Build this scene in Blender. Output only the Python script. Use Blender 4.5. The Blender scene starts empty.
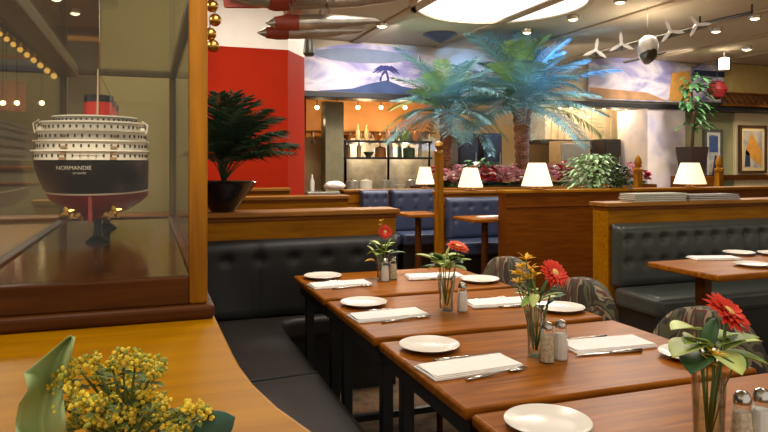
import bpy, bmesh, math, random
from mathutils import Vector, Matrix, Euler
random.seed(7)
S = bpy.context.scene
C = S.collection
PI = math.pi
# ------------------------------------------------------------------ camera
F = 660.0; YH = 163.0; EYE = 1.33; TH = math.radians(19.6)
ct, st = math.cos(TH), math.sin(TH)
cd = bpy.data.cameras.new('camera'); cam = bpy.data.objects.new('camera', cd); C.objects.link(cam)
cam.location = (0, 0, EYE); cam.rotation_euler = (PI/2, 0, -TH)
cd.sensor_width = 36; cd.lens = 36*F/768; cd.shift_y = -(216-YH)/768; cd.clip_start = .02
S.camera = cam
S.cycles.transparent_max_bounces = 24
# ------------------------------------------------------------------ world, exposure, big lights
S.view_settings.view_transform = 'Standard'; S.view_settings.look = 'None'
S.view_settings.gamma = 1; S.view_settings.use_curve_mapping = False
S.view_settings.exposure = 0.0
w = bpy.data.worlds.new('world'); S.world = w; w.use_nodes = True
w.node_tree.nodes['Background'].inputs[0].default_value = (1, .90, .78, 1)
w.node_tree.nodes['Background'].inputs[1].default_value = .95
def lamp(kind, loc, energy, col=(1, .90, .78), size=.3, rot=(0, 0, 0), spot=1.2, blend=.6, name='unseen_lamp'):
    d = bpy.data.lights.new(name, kind); d.energy = energy; d.color = col
    if kind == 'AREA': d.shape = 'DISK'; d.size = size
    elif kind == 'SPOT': d.spot_size = spot; d.spot_blend = blend; d.shadow_soft_size = size
    else: d.shadow_soft_size = size
    o = bpy.data.objects.new(name, d); C.objects.link(o); o.location = loc; o.rotation_euler = rot
    return o
def aim(loc, tgt):
    return (Vector(tgt)-Vector(loc)).to_track_quat('-Z', 'Y').to_euler()
def spot(loc, tgt, energy, **k):
    return lamp('SPOT', loc, energy, rot=aim(loc, tgt), **k)
# unseen wide area lamps added below the ceiling (warm), face down
for (x, y, e, s) in ((1.3, 3.4, 52, .9), (1.5, 1.2, 18, .8), (3.9, 5.2, 60, 1.0), (6.0, 7.0, 95, 1.2),
                     (3.0, 8.3, 85, 1.2), (-.3, .4, 26, .7), (-1.2, 6.2, 100, 1.0), (9.0, 8.2, 85, 1.0), (0.9, 5.6, 30, .8), (4.2, 3.0, 26, .8)):
    lamp('AREA', (x, y, 3.2), e, size=s)
spot((-.2, -.9, 3.1), (-.1, 1.7, 1.36), 330, size=.08, spot=.3)          # added spot to brighten the model ship from the front
spot((1.35, 3.3, 3.2), (1.15, 2.95, .75), 45, size=.06, spot=.62, blend=.8)   # added spot to brighten the far tables
spot((1.5, 1.9, 3.2), (1.3, 1.75, .75), 16, size=.06, spot=.6, blend=.8)  # added spot to brighten the nearer tables
spot((0.4, 4.6, 3.1), (.9, 7.0, 1.7), 30, size=.08, spot=1.0)         # red wall
# ------------------------------------------------------------------ pixel helpers (reading sizes and places off the photograph)
def at(px, py, y):
    r = (px-384)/F; Z = y/(ct-st*r); X = r*Z
    return Vector((ct*X+st*Z, y, EYE-(py-YH)*Z/F))
def atz(px, py, z):
    Z = F*(EYE-z)/(py-YH); X = (px-384)/F*Z
    return Vector((ct*X+st*Z, -st*X+ct*Z, z))
# ------------------------------------------------------------------ materials
def lin(c):
    r = []
    for v in c[:3]:
        v /= 255.0
        r.append(v/12.92 if v <= .04045 else ((v+.055)/1.055)**2.4)
    return (*r, 1)
MATS = {}
def base_mat(name):
    m = bpy.data.materials.new(name); m.use_nodes = True
    nt = m.node_tree; b = nt.nodes['Principled BSDF']
    return m, nt, b
def plain(name, c, rough=.6, metal=0, emit=0, var=.10, scale=9, spec=.5, bump=0, ecol=None, coat=0):
    if name in MATS: return MATS[name]
    m, nt, b = base_mat(name)
    c = lin(c)
    tc = nt.nodes.new('ShaderNodeTexCoord'); nz = nt.nodes.new('ShaderNodeTexNoise')
    nz.inputs['Scale'].default_value = scale; nz.inputs['Detail'].default_value = 4
    nt.links.new(tc.outputs['Object'], nz.inputs['Vector'])
    rp = nt.nodes.new('ShaderNodeValToRGB')
    rp.color_ramp.elements[0].position = .3; rp.color_ramp.elements[1].position = .7
    rp.color_ramp.elements[0].color = tuple(max(0, v*(1-var)) for v in c[:3])+(1,)
    rp.color_ramp.elements[1].color = tuple(min(1, v*(1+var)) for v in c[:3])+(1,)
    nt.links.new(nz.outputs['Fac'], rp.inputs['Fac']); nt.links.new(rp.outputs['Color'], b.inputs['Base Color'])
    b.inputs['Roughness'].default_value = rough; b.inputs['Metallic'].default_value = metal
    b.inputs['Specular IOR Level'].default_value = spec; b.inputs['Coat Weight'].default_value = coat
    if bump:
        bp = nt.nodes.new('ShaderNodeBump'); bp.inputs['Strength'].default_value = bump; bp.inputs['Distance'].default_value = .01
        nt.links.new(nz.outputs['Fac'], bp.inputs['Height']); nt.links.new(bp.outputs['Normal'], b.inputs['Normal'])
    if emit:
        b.inputs['Emission Color'].default_value = lin(ecol) if ecol else c
        b.inputs['Emission Strength'].default_value = emit
    MATS[name] = m; return m
def ramp_noise(name, cols, scale=6, rough=.7, const=False, detail=4, distort=0, stretch=(1, 1, 1), bump=0, coat=0, spec=.5):
    if name in MATS: return MATS[name]
    m, nt, b = base_mat(name)
    tc = nt.nodes.new('ShaderNodeTexCoord'); mp = nt.nodes.new('ShaderNodeMapping'); mp.inputs['Scale'].default_value = stretch
    nz = nt.nodes.new('ShaderNodeTexNoise'); nz.inputs['Scale'].default_value = scale; nz.inputs['Detail'].default_value = detail
    nz.inputs['Distortion'].default_value = distort
    nt.links.new(tc.outputs['Object'], mp.inputs['Vector']); nt.links.new(mp.outputs['Vector'], nz.inputs['Vector'])
    rp = nt.nodes.new('ShaderNodeValToRGB'); cr = rp.color_ramp
    if const: cr.interpolation = 'CONSTANT'
    n = len(cols)
    for i, (p, c) in enumerate(cols):
        e = cr.elements[i] if i < 2 else cr.elements.new(p)
        e.position = p; e.color = lin(c)
    nt.links.new(nz.outputs['Fac'], rp.inputs['Fac']); nt.links.new(rp.outputs['Color'], b.inputs['Base Color'])
    b.inputs['Roughness'].default_value = rough; b.inputs['Coat Weight'].default_value = coat; b.inputs['Coat Roughness'].default_value = .12
    b.inputs['Specular IOR Level'].default_value = spec
    if bump:
        bp = nt.nodes.new('ShaderNodeBump'); bp.inputs['Strength'].default_value = bump; bp.inputs['Distance'].default_value = .01
        nt.links.new(nz.outputs['Fac'], bp.inputs['Height']); nt.links.new(bp.outputs['Normal'], b.inputs['Normal'])
    MATS[name] = m; return m
def wood(name, dark, light, axis='x', rough=.32, coat=.25, scale=3, spec=.2):
    st_ = {'x': (1.2, 14, 14), 'y': (14, 1.2, 14), 'z': (14, 14, 1.2)}[axis]
    mid = tuple((a+b)/2 for a, b in zip(dark, light))
    return ramp_noise(name, [(.28, dark), (.5, mid), (.75, light)], scale, rough, False, 7, .6, st_, .04, coat, spec)
def glass(name, tint=(240, 245, 238), refl=.8, fr=1.45, rough=.02):
    if name in MATS: return MATS[name]
    m = bpy.data.materials.new(name); m.use_nodes = True; nt = m.node_tree; nt.nodes.clear()
    o = nt.nodes.new('ShaderNodeOutputMaterial'); mx = nt.nodes.new('ShaderNodeMixShader')
    t = nt.nodes.new('ShaderNodeBsdfTransparent'); t.inputs[0].default_value = lin(tint)
    g = nt.nodes.new('ShaderNodeBsdfGlossy'); g.inputs['Roughness'].default_value = rough
    f = nt.nodes.new('ShaderNodeFresnel'); f.inputs[0].default_value = fr
    mu = nt.nodes.new('ShaderNodeMath'); mu.operation = 'MULTIPLY'; mu.inputs[1].default_value = refl
    nt.links.new(f.outputs[0], mu.inputs[0]); nt.links.new(mu.outputs[0], mx.inputs[0])
    nt.links.new(t.outputs[0], mx.inputs[1]); nt.links.new(g.outputs[0], mx.inputs[2]); nt.links.new(mx.outputs[0], o.inputs[0])
    MATS[name] = m; return m
def emitm(name, c, s):
    if name in MATS: return MATS[name]
    m = bpy.data.materials.new(name); m.use_nodes = True; nt = m.node_tree; nt.nodes.clear()
    o = nt.nodes.new('ShaderNodeOutputMaterial'); e = nt.nodes.new('ShaderNodeEmission')
    e.inputs[0].default_value = lin(c); e.inputs[1].default_value = s; nt.links.new(e.outputs[0], o.inputs[0])
    MATS[name] = m; return m

M_table = wood('table_wood', (112, 60, 10), (170, 102, 24), 'x', .33, 0, 3, .06)
M_edge = wood('table_edge_wood', (104, 54, 14), (150, 86, 24), 'x', .3, .1)
M_counter = wood('honey_wood', (152, 100, 0), (178, 124, 0), 'x', .36, 0, 2, .08)
M_oak = wood('oak_panel', (126, 78, 0), (164, 108, 4), 'x', .45, 0, 3, .1)
M_oakd = wood('dark_oak_panel', (92, 48, 6), (120, 66, 10), 'x', .45, 0, 3, .12)
M_cap = wood('cap_wood', (122, 76, 22), (160, 108, 38), 'x', .45, 0, 3, .2)
M_mahog = wood('mahogany', (64, 33, 8), (94, 52, 14), 'x', .45, .03, 3, .12)
M_mahogy = wood('mahogany_lengthwise', (78, 36, 20), (116, 60, 32), 'y', .3, .3)
M_post = wood('golden_post_wood', (116, 70, 0), (166, 108, 8), 'z', .4, .04, 3, .15)
M_leather = plain('black_leather', (21, 20, 18), .58, var=.15, scale=30, bump=.05)
M_seat = plain('seat_leather', (33, 27, 23), .5, var=.12, scale=30, bump=.05)
M_leather2 = plain('greenblack_leather', (58, 62, 57), .36, var=.12, scale=30, bump=.04)
M_blue = plain('blue_leather', (56, 68, 96), .4, var=.12, scale=20)
M_black = plain('black_metal', (22, 20, 18), .45)
M_fabric = ramp_noise('tropical_fabric', [(0, (40, 34, 26)), (.40, (84, 80, 54)), (.47, (52, 44, 34)), (.53, (136, 122, 96)), (.57, (86, 44, 36)), (.61, (70, 72, 50)), (.66, (120, 106, 84))], 7, .85, True, 2, 1.0, (1, 1, .7))
M_china = plain('white_china', (236, 230, 218), .18, var=.02)
M_linen = plain('white_linen', (238, 234, 228), .85, var=.03, bump=.1, scale=60)
M_silver = plain('silver_metal', (190, 186, 178), .22, 1, var=.05)
M_dsilver = plain('dull_silver', (150, 150, 148), .4, .8, var=.25, scale=14)
M_glass = glass('clear_glass', (253, 254, 252), .7)
M_pane = glass('case_glass', (252, 252, 248), .5, 1.4)
M_water = glass('vase_water', (240, 238, 218), .4)
M_salt = plain('white_salt', (252, 250, 246), .6, var=.02)
M_pepper = plain('pepper_grains', (222, 206, 178), .7, var=.35, scale=120)
M_stem = plain('green_stem', (92, 118, 54), .6)
M_leaf = plain('leaf_green', (138, 168, 72), .5, var=.3, scale=14)
M_leafp = plain('pale_leaf_green', (192, 206, 120), .5, var=.22, scale=14)
M_leafd = plain('deep_leaf_green', (54, 92, 46), .5, var=.3, scale=14)
M_red = plain('gerbera_red', (214, 52, 24), .6, var=.15, scale=30)
M_orange = plain('gerbera_orange', (226, 82, 22), .6, var=.15, scale=30)
M_yel = plain('blossom_yellow', (232, 184, 40), .6, var=.2, scale=40)
M_cream = plain('gerbera_centre', (232, 190, 110), .8, var=.3, scale=80)
M_gold = plain('goldenrod_yellow', (226, 198, 60), .75, var=.35, scale=50)
M_goldg = plain('goldenrod_green', (150, 156, 60), .75, var=.35, scale=50)
M_white = plain('white_paint', (232, 226, 216), .5, var=.03)
M_redwall = plain('red_wall_paint', (158, 34, 6), .7, var=.06, scale=2, spec=.1)
M_cream_wall = plain('cream_wall_paint', (226, 206, 160), .7, var=.05, scale=3)
M_olive = plain('olive_wall_paint', (158, 144, 92), .7, var=.05, scale=2)
M_greenwall = plain('sage_wall_paint', (150, 146, 104), .7, var=.05, scale=2)
M_taupe = plain('taupe_ceiling_paint', (206, 190, 160), .8, var=.05, scale=1)
M_beam = plain('taupe_beam_paint', (188, 168, 138), .8, var=.05, scale=1)
M_carpet = ramp_noise('patterned_carpet', [(.3, (70, 46, 30)), (.5, (104, 76, 48)), (.65, (60, 58, 40)), (.8, (120, 66, 40))], 14, .95)
M_shade = plain('lamp_shade_cloth', (246, 228, 196), .8, emit=.95, var=.02, ecol=(255, 226, 184))
M_brass = plain('aged_brass', (170, 128, 62), .3, 1, var=.1)
M_bulb = emitm('bulb_glow', (255, 226, 170), 9)
M_sky = emitm('skylight_glow', (255, 250, 240), 1.6)

# ------------------------------------------------------------------ mesh helpers
class MB:
    def __init__(s): s.bm = bmesh.new()
    def box(s, x0, x1, y0, y1, z0, z1, mat4=None):
        vs = [s.bm.verts.new((x, y, z)) for x in (x0, x1) for y in (y0, y1) for z in (z0, z1)]
        for q in ((0, 1, 3, 2), (4, 6, 7, 5), (0, 4, 5, 1), (2, 3, 7, 6), (0, 2, 6, 4), (1, 5, 7, 3)):
            s.bm.faces.new([vs[i] for i in q])
        if mat4: bmesh.ops.transform(s.bm, matrix=mat4, verts=vs)
        return s
    def lathe(s, prof, c=(0, 0, 0), n=20, axis='z', mat4=None, sx=1, sy=1):
        rings = []; allv = []
        for (r, h) in prof:
            ring = []
            for k in range(n):
                a = 2*PI*k/n; p = (r*math.cos(a)*sx, r*math.sin(a)*sy, h)
                if axis == 'x': p = (p[2], p[0], p[1])
                if axis == 'y': p = (p[0], p[2], p[1])
                v = s.bm.verts.new((p[0]+c[0], p[1]+c[1], p[2]+c[2])); ring.append(v); allv.append(v)
            rings.append(ring)
        for a, b in zip(rings, rings[1:]):
            for k in range(n): s.bm.faces.new((a[k], a[(k+1) % n], b[(k+1) % n], b[k]))
        s.bm.faces.new(list(reversed(rings[0]))); s.bm.faces.new(rings[-1])
        if mat4: bmesh.ops.transform(s.bm, matrix=mat4, verts=allv)
        return s
    def tube(s, pts, r, n=8):
        pts = [Vector(p) for p in pts]
        rs = r if isinstance(r, (list, tuple)) else [r]*len(pts)
        rings = []
        for i, p in enumerate(pts):
            d = (pts[min(i+1, len(pts)-1)]-pts[max(i-1, 0)]).normalized()
            up = Vector((0, 0, 1)) if abs(d.z) < .95 else Vector((1, 0, 0))
            a = d.cross(up).normalized(); b = d.cross(a)
            rings.append([s.bm.verts.new(p+(a*math.cos(2*PI*k/n)+b*math.sin(2*PI*k/n))*rs[i]) for k in range(n)])
        for a, b in zip(rings, rings[1:]):
            for k in range(n): s.bm.faces.new((a[k], b[k], b[(k+1) % n], a[(k+1) % n]))
        s.bm.faces.new(rings[0]); s.bm.faces.new(list(reversed(rings[-1])))
        return s
    def prism(s, poly, z0, z1, mat4=None):
        b = [s.bm.verts.new((x, y, z0)) for x, y in poly]; t = [s.bm.verts.new((x, y, z1)) for x, y in poly]
        n = len(poly)
        s.bm.faces.new(list(reversed(b))); s.bm.faces.new(t)
        for k in range(n): s.bm.faces.new((b[k], b[(k+1) % n], t[(k+1) % n], t[k]))
        if mat4: bmesh.ops.transform(s.bm, matrix=mat4, verts=b+t)
        return s
    def grid(s, fn, nu, nv, flip=False):
        g = [[s.bm.verts.new(fn(i/nu, j/nv)) for j in range(nv+1)] for i in range(nu+1)]
        for i in range(nu):
            for j in range(nv):
                q = (g[i][j], g[i+1][j], g[i+1][j+1], g[i][j+1])
                s.bm.faces.new(tuple(reversed(q)) if flip else q)
        return g
    def ball(s, c, r, sc=(1, 1, 1), u=10, v=7):
        m = Matrix.Translation(c) @ Matrix.Diagonal((sc[0]*r, sc[1]*r, sc[2]*r, 1))
        bmesh.ops.create_uvsphere(s.bm, u_segments=u, v_segments=v, radius=1, matrix=m); return s
    def blade(s, p, d, up, L, W, droop=0, n=4, cup=.25, thick=0):
        d = Vector(d).normalized(); side = d.cross(Vector(up))
        if side.length < 1e-4: side = d.cross(Vector((1, 0, 0)))
        side.normalize(); nn = side.cross(d).normalized(); p = Vector(p)
        prev = None
        for i in range(n+1):
            t = i/n; wv = W*math.sin(PI*min(1, .08+t*.92))**.7 if i < n else W*.04
            c = p+d*(L*t)+Vector((0, 0, -droop*L*t*t))
            row = [s.bm.verts.new(c-side*wv/2+nn*cup*wv), s.bm.verts.new(c), s.bm.verts.new(c+side*wv/2+nn*cup*wv)]
            if prev:
                s.bm.faces.new((prev[0], prev[1], row[1], row[0])); s.bm.faces.new((prev[1], prev[2], row[2], row[1]))
            prev = row
        return s
    def build(s, name, mat, parent=None, loc=(0, 0, 0), rot=(0, 0, 0), smooth=False, bevel=0, seg=2, solid=0, sub=0):
        bmesh.ops.recalc_face_normals(s.bm, faces=s.bm.faces)
        me = bpy.data.meshes.new(name); s.bm.to_mesh(me); s.bm.free()
        if smooth:
            for p in me.polygons: p.use_smooth = True
            if smooth != 'all': me.set_sharp_from_angle(angle=math.radians(40))
        me.materials.append(mat)
        o = bpy.data.objects.new(name, me); C.objects.link(o); o.location = loc; o.rotation_euler = rot
        if parent: o.parent = parent
        if solid:
            md = o.modifiers.new('solid', 'SOLIDIFY'); md.thickness = solid; md.offset = 0
        if bevel:
            md = o.modifiers.new('bevel', 'BEVEL'); md.width = bevel; md.segments = seg; md.limit_method = 'ANGLE'; md.angle_limit = math.radians(50)
        if sub:
            md = o.modifiers.new('sub', 'SUBSURF'); md.levels = sub; md.render_levels = sub
        return o
def tag(o, label, cat, group=None, kind=None):
    o['label'] = label; o['category'] = cat
    if group: o['group'] = group
    if kind: o['kind'] = kind
    return o
def thing(name, label, cat, loc=(0, 0, 0), rotz=0, group=None):
    o = bpy.data.objects.new(name, None); C.objects.link(o); o.location = loc; o.rotation_euler = (0, 0, rotz)
    o.empty_display_size = .05
    return tag(o, label, cat, group)
def struct(mb, name, mat, **k):
    o = mb.build(name, mat, **k); o['kind'] = 'structure'; return o
KIDS = {}
def dup(root, label, loc=None, rotz=None, group=None, scale=None):
    def cp(o, par):
        c = o.copy(); C.objects.link(c)
        if par: c.parent = par
        for ch in list(o.children): cp(ch, c)
        return c
    r = cp(root, None); r['label'] = label
    if loc is not None: r.location = loc
    if rotz is not None: r.rotation_euler = (0, 0, rotz)
    if group: r['group'] = group
    if scale: r.scale = scale
    return r
def bx(x0, x1, y0, y1, z0, z1): return MB().box(x0, x1, y0, y1, z0, z1)

# ================================================================== SETTING
CE = 3.25
struct(bx(-5, 16, -3, 13, -.05, 0), 'floor', M_carpet)
struct(bx(-5, 16, -3, 13, CE, CE+.1), 'ceiling', M_taupe)
struct(bx(-5, -4.9, 3, 13, 0, CE), 'wall_left', M_olive)
struct(bx(15.9, 16, -3, 13, 0, CE), 'wall_right', M_cream_wall)
struct(bx(-5, 16, 12.0, 12.1, 0, CE), 'wall_back', plain('kitchen_wall', (208, 182, 138), .7, var=.08, scale=2))
struct(bx(.6, 16, 10.0, 10.1, 2.40, CE), 'wall_back_upper', M_taupe)
# ceiling beams running to the back
n = 0
for x in (-2.6, -1.2, .2, 1.6, 3.0, 4.4, 5.8, 7.2, 8.6, 10.0, 11.4):
    n += 1
    struct(bx(x, x+.16, -2.9, 9.95, CE-.03, CE), 'trim_%d' % n, M_beam, bevel=.01)
# dark soffit along the kitchen, below the mural wall
n += 1
struct(bx(1.9, 15.5, 9.55, 9.99, 2.31, 2.40), 'trim_%d' % n, plain('dark_soffit', (34, 32, 34), .5), bevel=.01)
# olive column behind the case
struct(bx(-.27, .24, 4.15, 4.7, 0, CE), 'column', M_olive, bevel=.01)
# red wall block with chamfered corner and white frieze
a = at(195, 100, 7.0).x; b = at(288, 100, 7.0).x; c2 = at(304.5, 100, 7.45)
poly = [(a-.9, 7.0), (b, 7.0), (c2.x, 7.45), (c2.x, 7.9), (a-.9, 7.9)]
struct(MB().prism(poly, 0, 2.54), 'wall_red', M_redwall)
struct(MB().prism(poly, 2.54, CE-.001), 'wall_red_frieze', M_white)
# far back-left partition wall, brownish
struct(bx(-4.9, .1, 10.2, 10.3, 0, CE), 'wall_back_left', plain('brown_wall', (134, 118, 84), .7, var=.15, scale=1.5))
# right part of the back: lilac painted pillar, sage and cream walls
x0 = at(636, 150, 9.9).x; x1 = at(673, 150, 9.9).x
M_lilac = ramp_noise('lilac_cloud_paint', [(.3, (186, 178, 200)), (.5, (222, 208, 206)), (.7, (240, 226, 206))], 2.2, .7, False, 4, .4)
struct(bx(x0, x1, 9.6, 10.4, 0, 2.31), 'pillar', M_lilac)
x2 = at(733, 150, 9.9).x
struct(bx(x1, x2, 9.9, 10.05, 0, 2.31), 'wall_sage', M_greenwall)
struct(bx(x2, 15.8, 9.85, 10.05, 0, 2.31), 'wall_cream', M_cream_wall)
n += 1
struct(bx(x1+.01, 15.8, 9.78, 9.84, 1.0, 1.1), 'trim_%d' % n, M_mahog)
struct(bx(at(724, 90, 9.9).x, 15.8, 9.7, 9.98, 2.42, CE-.01), 'wall_yellow_upper', plain('ochre_wall', (178, 150, 84), .7, var=.06))
# skylight disc in the ceiling
sk = atz(486, 22, CE)
t = thing('skylight', 'big round glowing white skylight in the taupe ceiling', 'skylight', (sk.x-.35, sk.y-1.0, CE))
MB().lathe([(1.02, -.005), (1.02, -.012)], n=48).build('diffuser', M_sky, t)
mb = MB(); 
mb.lathe([(1.02, -.001), (1.02, -.03), (1.09, -.03), (1.09, -.001)], n=48).build('rim', M_beam, t)

# ================================================================== MURALS
def mural(name, label, y, quad, cols, scale, extra=None):
    (px0, py0), (px1, py1) = quad
    p0 = at(px0, py0, y); p1 = at(px1, py1, y)
    zt = p0.z; zb = p1.z
    t = thing(name, label, 'mural', ((p0.x+p1.x)/2, y, (zt+zb)/2))
    hw = (p1.x-p0.x)/2; hh = (zt-zb)/2
    poly = [(-hw, -hh), (hw, -hh)]
    for k in range(13):
        u = k/12; poly.append((hw-2*hw*u, hh*.62+hh*.38*math.sin(PI*u)))
    MB().prism(poly, -.02, .02, Matrix.Rotation(PI/2, 4, 'X')).build('painted_panel', ramp_noise(name+'_sky', cols, scale, .7, False, 4, .8, (.6, 1, 1.4)), t)
    return t, hw, hh
t, hw, hh = mural('mural', 'curved-top wall mural of a lilac sky over a dark blue island with a painted palm', 9.94, ((303, 40), (436, 101)),
    [(.28, (104, 108, 160)), (.42, (160, 154, 196)), (.54, (226, 216, 222)), (.66, (150, 150, 190)), (.76, (236, 222, 204))], 1.5)
RX = Matrix.Rotation(PI/2, 4, 'X')
isl = [(-hw*.8, -hh*.90), (hw*.95, -hh*.90), (hw*.8, -hh*.62), (hw*.45, -hh*.5), (hw*.22, -hh*.30), (-.05*hw, -hh*.46), (-hw*.3, -hh*.66), (-hw*.78, -hh*.78)]
MB().prism(isl, .021, .03, RX).build('painted_island', plain('painted_navy', (58, 78, 122), .7, var=.25, scale=3), t)
mb = MB()
for (xa, bend) in ((.12, .12), (.24, -.06)):
    pts = [(hw*xa+bend*hw*u*u, -.03, -hh*.34+hh*.48*u) for u in (0, .25, .5, .75, 1)]
    mb.tube(pts, .018, 6)
    top = pts[-1]
    for k in range(7):
        ang = PI*(k/6)
        q = [(top[0]+.20*u*math.cos(ang), -.03, top[2]+.12*u*math.sin(ang)-.09*u*u) for u in (0, .5, 1)]
        mb.tube(q, [.014, .02, .004], 6)
mb.build('painted_palm', plain('painted_indigo', (64, 66, 128), .7), t)
mb = MB(); mb.prism([(-.5*hw+hw*.7*math.cos(2*PI*k/24)+.35*hw, hh*.55+hh*.26*math.sin(2*PI*k/24)) for k in range(24)], .021, .028, RX)
mb.build('painted_cloud', plain('painted_grey_blue', (134, 146, 166), .7, var=.2, scale=2), t)
t, hw, hh = mural('mural', 'pink and lilac cloud mural on the wall behind the four-propeller plane', 9.94, ((588, 52), (690, 103)),
    [(.3, (160, 140, 176)), (.48, (214, 192, 198)), (.6, (240, 220, 196)), (.75, (176, 150, 130))], 1.3)
MB().prism([(hw*.55, -hh*.95), (hw*.98, -hh*.95), (hw*.98, hh*.45), (hw*.6, hh*.3)], .021, .03, RX).build('painted_cliff', plain('painted_orange', (222, 160, 74), .7, var=.25, scale=4), t)
MB().prism([(-hw*.98, -hh*.95), (hw*.5, -hh*.95), (hw*.1, -hh*.62), (-hw*.98, -hh*.5)], .021, .03, RX).build('painted_shore', plain('painted_tan', (186, 140, 96), .7, var=.25, scale=4), t)
t, hw, hh = mural('mural', 'dark blue mural band beside the red flower at upper right', 9.92, ((692, 62), (724, 103)),
    [(.35, (46, 54, 78)), (.5, (84, 66, 52)), (.6, (120, 84, 54)), (.75, (48, 70, 60))], 2.2)
MB().prism([(-hw*.97, hh*.3), (hw*.97, hh*.3), (hw*.97, hh*.6), (-hw*.97, hh*.6)], .021, .03, RX).build('painted_night_band', plain('painted_dark_blue', (36, 44, 74), .7), t)

# ================================================================== LOW WOODEN DIVIDERS
def divider(label, x0, x1, y0, th=.17, z=1.05, mat=None, capm=None, drop=.16):
    t = thing('booth_divider', label, 'partition', ((x0+x1)/2, y0+th/2, 0), 0, 'low wooden booth dividers')
    h = (x1-x0)/2; d = th/2
    mb = bx(-h, h, -d, d, 0, z-.03); mb.build('panel', mat or M_oak, t)
    mb = bx(-h-.02, h+.02, -d-.025, d+.025, z-.03, z)
    mb.build('cap', capm or M_cap, t, bevel=.006)
    mb = bx(-h-.006, h+.006, -d-.01, d+.01, z-.055, z-.03); mb.build('cap_molding', M_oakd, t, bevel=.004)
    mb = bx(-h-.004, h+.004, -d-.012, -d, z-drop-.018, z-drop); mb.build('lower_molding', M_oakd, t, bevel=.003)
    return t
YB = 3.80
divider('long wooden divider with moulded cap above the black tufted bench', -1.1, 1.43, YB)
divider('wooden divider above the tufted black booth at right, menus on its cap', 3.04, 7.2, YB+.04)
p = atz(506, 190.5, 1.05)
Y2 = p.y
divider('dark brown panelled divider carrying the large lampshade, in the middle', p.x, 9.2, Y2, .16, 1.05, M_oakd, M_oak)
divider('wooden divider just behind the dark glossy planter bowl', -.8, 1.62, 5.5, .15, 1.05, M_oak, M_cap)
divider('short wooden divider against the foot of the red wall', .1, at(288, 190, 6.6).x, 6.55, .15, 1.08, M_oak, M_cap)
divider('wooden divider with a lamp on it behind the blue booths', at(345, 190, 8.0).x, at(640, 190, 8.0).x, 8.0, .2, .99, M_oak, M_cap)

# ================================================================== TUFTED BENCHES
def tuft_panel(L, z0, z1, th, nb, rows, seam=None, round_top=True):
    """cushioned back in local x (0..L), front face towards -y"""
    H = z1-z0; bs = []
    for r in range(rows):
        zz = H-.105-r*.157
        for k in range(nb): bs.append((L*(k+.5)/nb, zz))
    nu, nv = max(30, int(L/.022)), 22
    mb = MB()
    def d(u, v):
        x, z = u*L, v*H
        e = min(1, min(u, 1-u)*L/.035); e2 = min(1, (1-v)*H/.05); e3 = min(1, v*H/.03)
        prof = th*(1-(1-e)**2)**.5*(1-(1-e2)**2)**.5*(.75+.25*e3)
        dm = 0
        for bxx, bz in bs:
            r2 = (x-bxx)**2+(z-bz)**2
            dm += .024*math.exp(-r2/.0005)+.010*math.exp(-((x-bxx)**2)/.00012-((z-bz)/.09)**2)+.006*math.exp(-((z-bz)**2)/.00012-((x-bxx)/.05)**2)
        if seam:
            for sx in seam: dm += .02*math.exp(-((x-sx)/.008)**2)
        return prof-min(dm, th*.85)*min(1, prof/th)
    g = mb.grid(lambda u, v: Vector((u*L, -d(u, v), z0+v*H)), nu, nv)
    # back closure
    edge = [g[i][0] for i in range(nu+1)]+[g[nu][j] for j in range(1, nv+1)]+[g[i][nv] for i in range(nu-1, -1, -1)]+[g[0][j] for j in range(nv-1, 0, -1)]
    bk = [mb.bm.verts.new((v.co.x, .012, v.co.z)) for v in edge]
    n_ = len(edge)
    for k in range(n_): mb.bm.faces.new((edge[k], edge[(k+1) % n_], bk[(k+1) % n_], bk[k]))
    mb.bm.faces.new(bk)
    return mb, bs, d
def add_buttons(bs, z0, th, parent, mat, off):
    proto = None
    for (x, z) in bs:
        if proto is None:
            proto = MB().ball((0, 0, 0), .011, (1, .5, 1), 8, 6).build('button', mat, parent, smooth='all')
            o = proto
        else:
            o = proto.copy(); C.objects.link(o); o.parent = parent
        o.location = (off[0]+x, off[1]-th*.18, z0+z)

# --- corner banquette in black leather
bq = thing('banquette_bench', 'black leather corner bench running behind the set tables, tufted back', 'bench', (0, 0, 0))
curve = [(.118, 3.78), (.118, 1.0), (.120, .93), (.127, .85), (.142, .76), (.168, .66), (.21, .55), (.27, .44), (.35, .33), (.45, .24)]
off = [(x+.04, y) for x, y in curve]
seat_poly = [(.125, YB-.01)] + [(x+.012, y+.004) for x, y in curve[1:]] + [(.74, .30), (.69, .9), (.675, 1.4), (.675, 3.50), (.70, 3.61), (.78, 3.64), (1.42, 3.64), (1.42, YB-.01)]
MB().prism(seat_poly, .34, .46).build('seat', M_seat, bq, bevel=.03, seg=4, smooth=True)
base_poly = [(.13, YB-.01), (.13, 1.0), (.30, .45), (.6, .36), (.62, .9), (.60, 1.4), (.60, 3.70), (1.40, 3.72), (1.40, YB-.01)]
MB().prism(base_poly, 0, .34).build('base', M_black, bq)
mb, bs, d = tuft_panel(1.31, .46, .895, .07, 7, 1, seam=[.44, .88])
o = mb.build('backrest', M_leather, bq, loc=(.12, YB-.028, 0), smooth='all')
# seam piping on the seat
for ys in (2.65, 1.75): MB().tube([(.15, ys+.05, .463), (.40, ys, .464), (.66, ys+.02, .461)], .005, 6).build('seat_seam', M_leather, bq)
# --- curved ledge counter with its leather front
cn = thing('counter_ledge', 'honey-coloured wooden counter with curved edge, carrying the ship case', 'counter', (0, 0, 0))
top_poly = [(-1.3, 3.4), (.09, 3.4)] + curve[1:] + [(.5, .15), (-1.3, .15)]
MB().prism(top_poly, 1.018, 1.05).build('counter_top', M_counter, cn, bevel=.008, seg=3)
fr = [(-1.28, 3.38)] + [(.06, 3.38)] + [(x-.035, y+.01) for x, y in curve[1:-1]] + [(.40, .18), (-1.28, .18)]
MB().prism(fr, 0, 1.018).build('front_panel', M_leather, cn)

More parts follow.
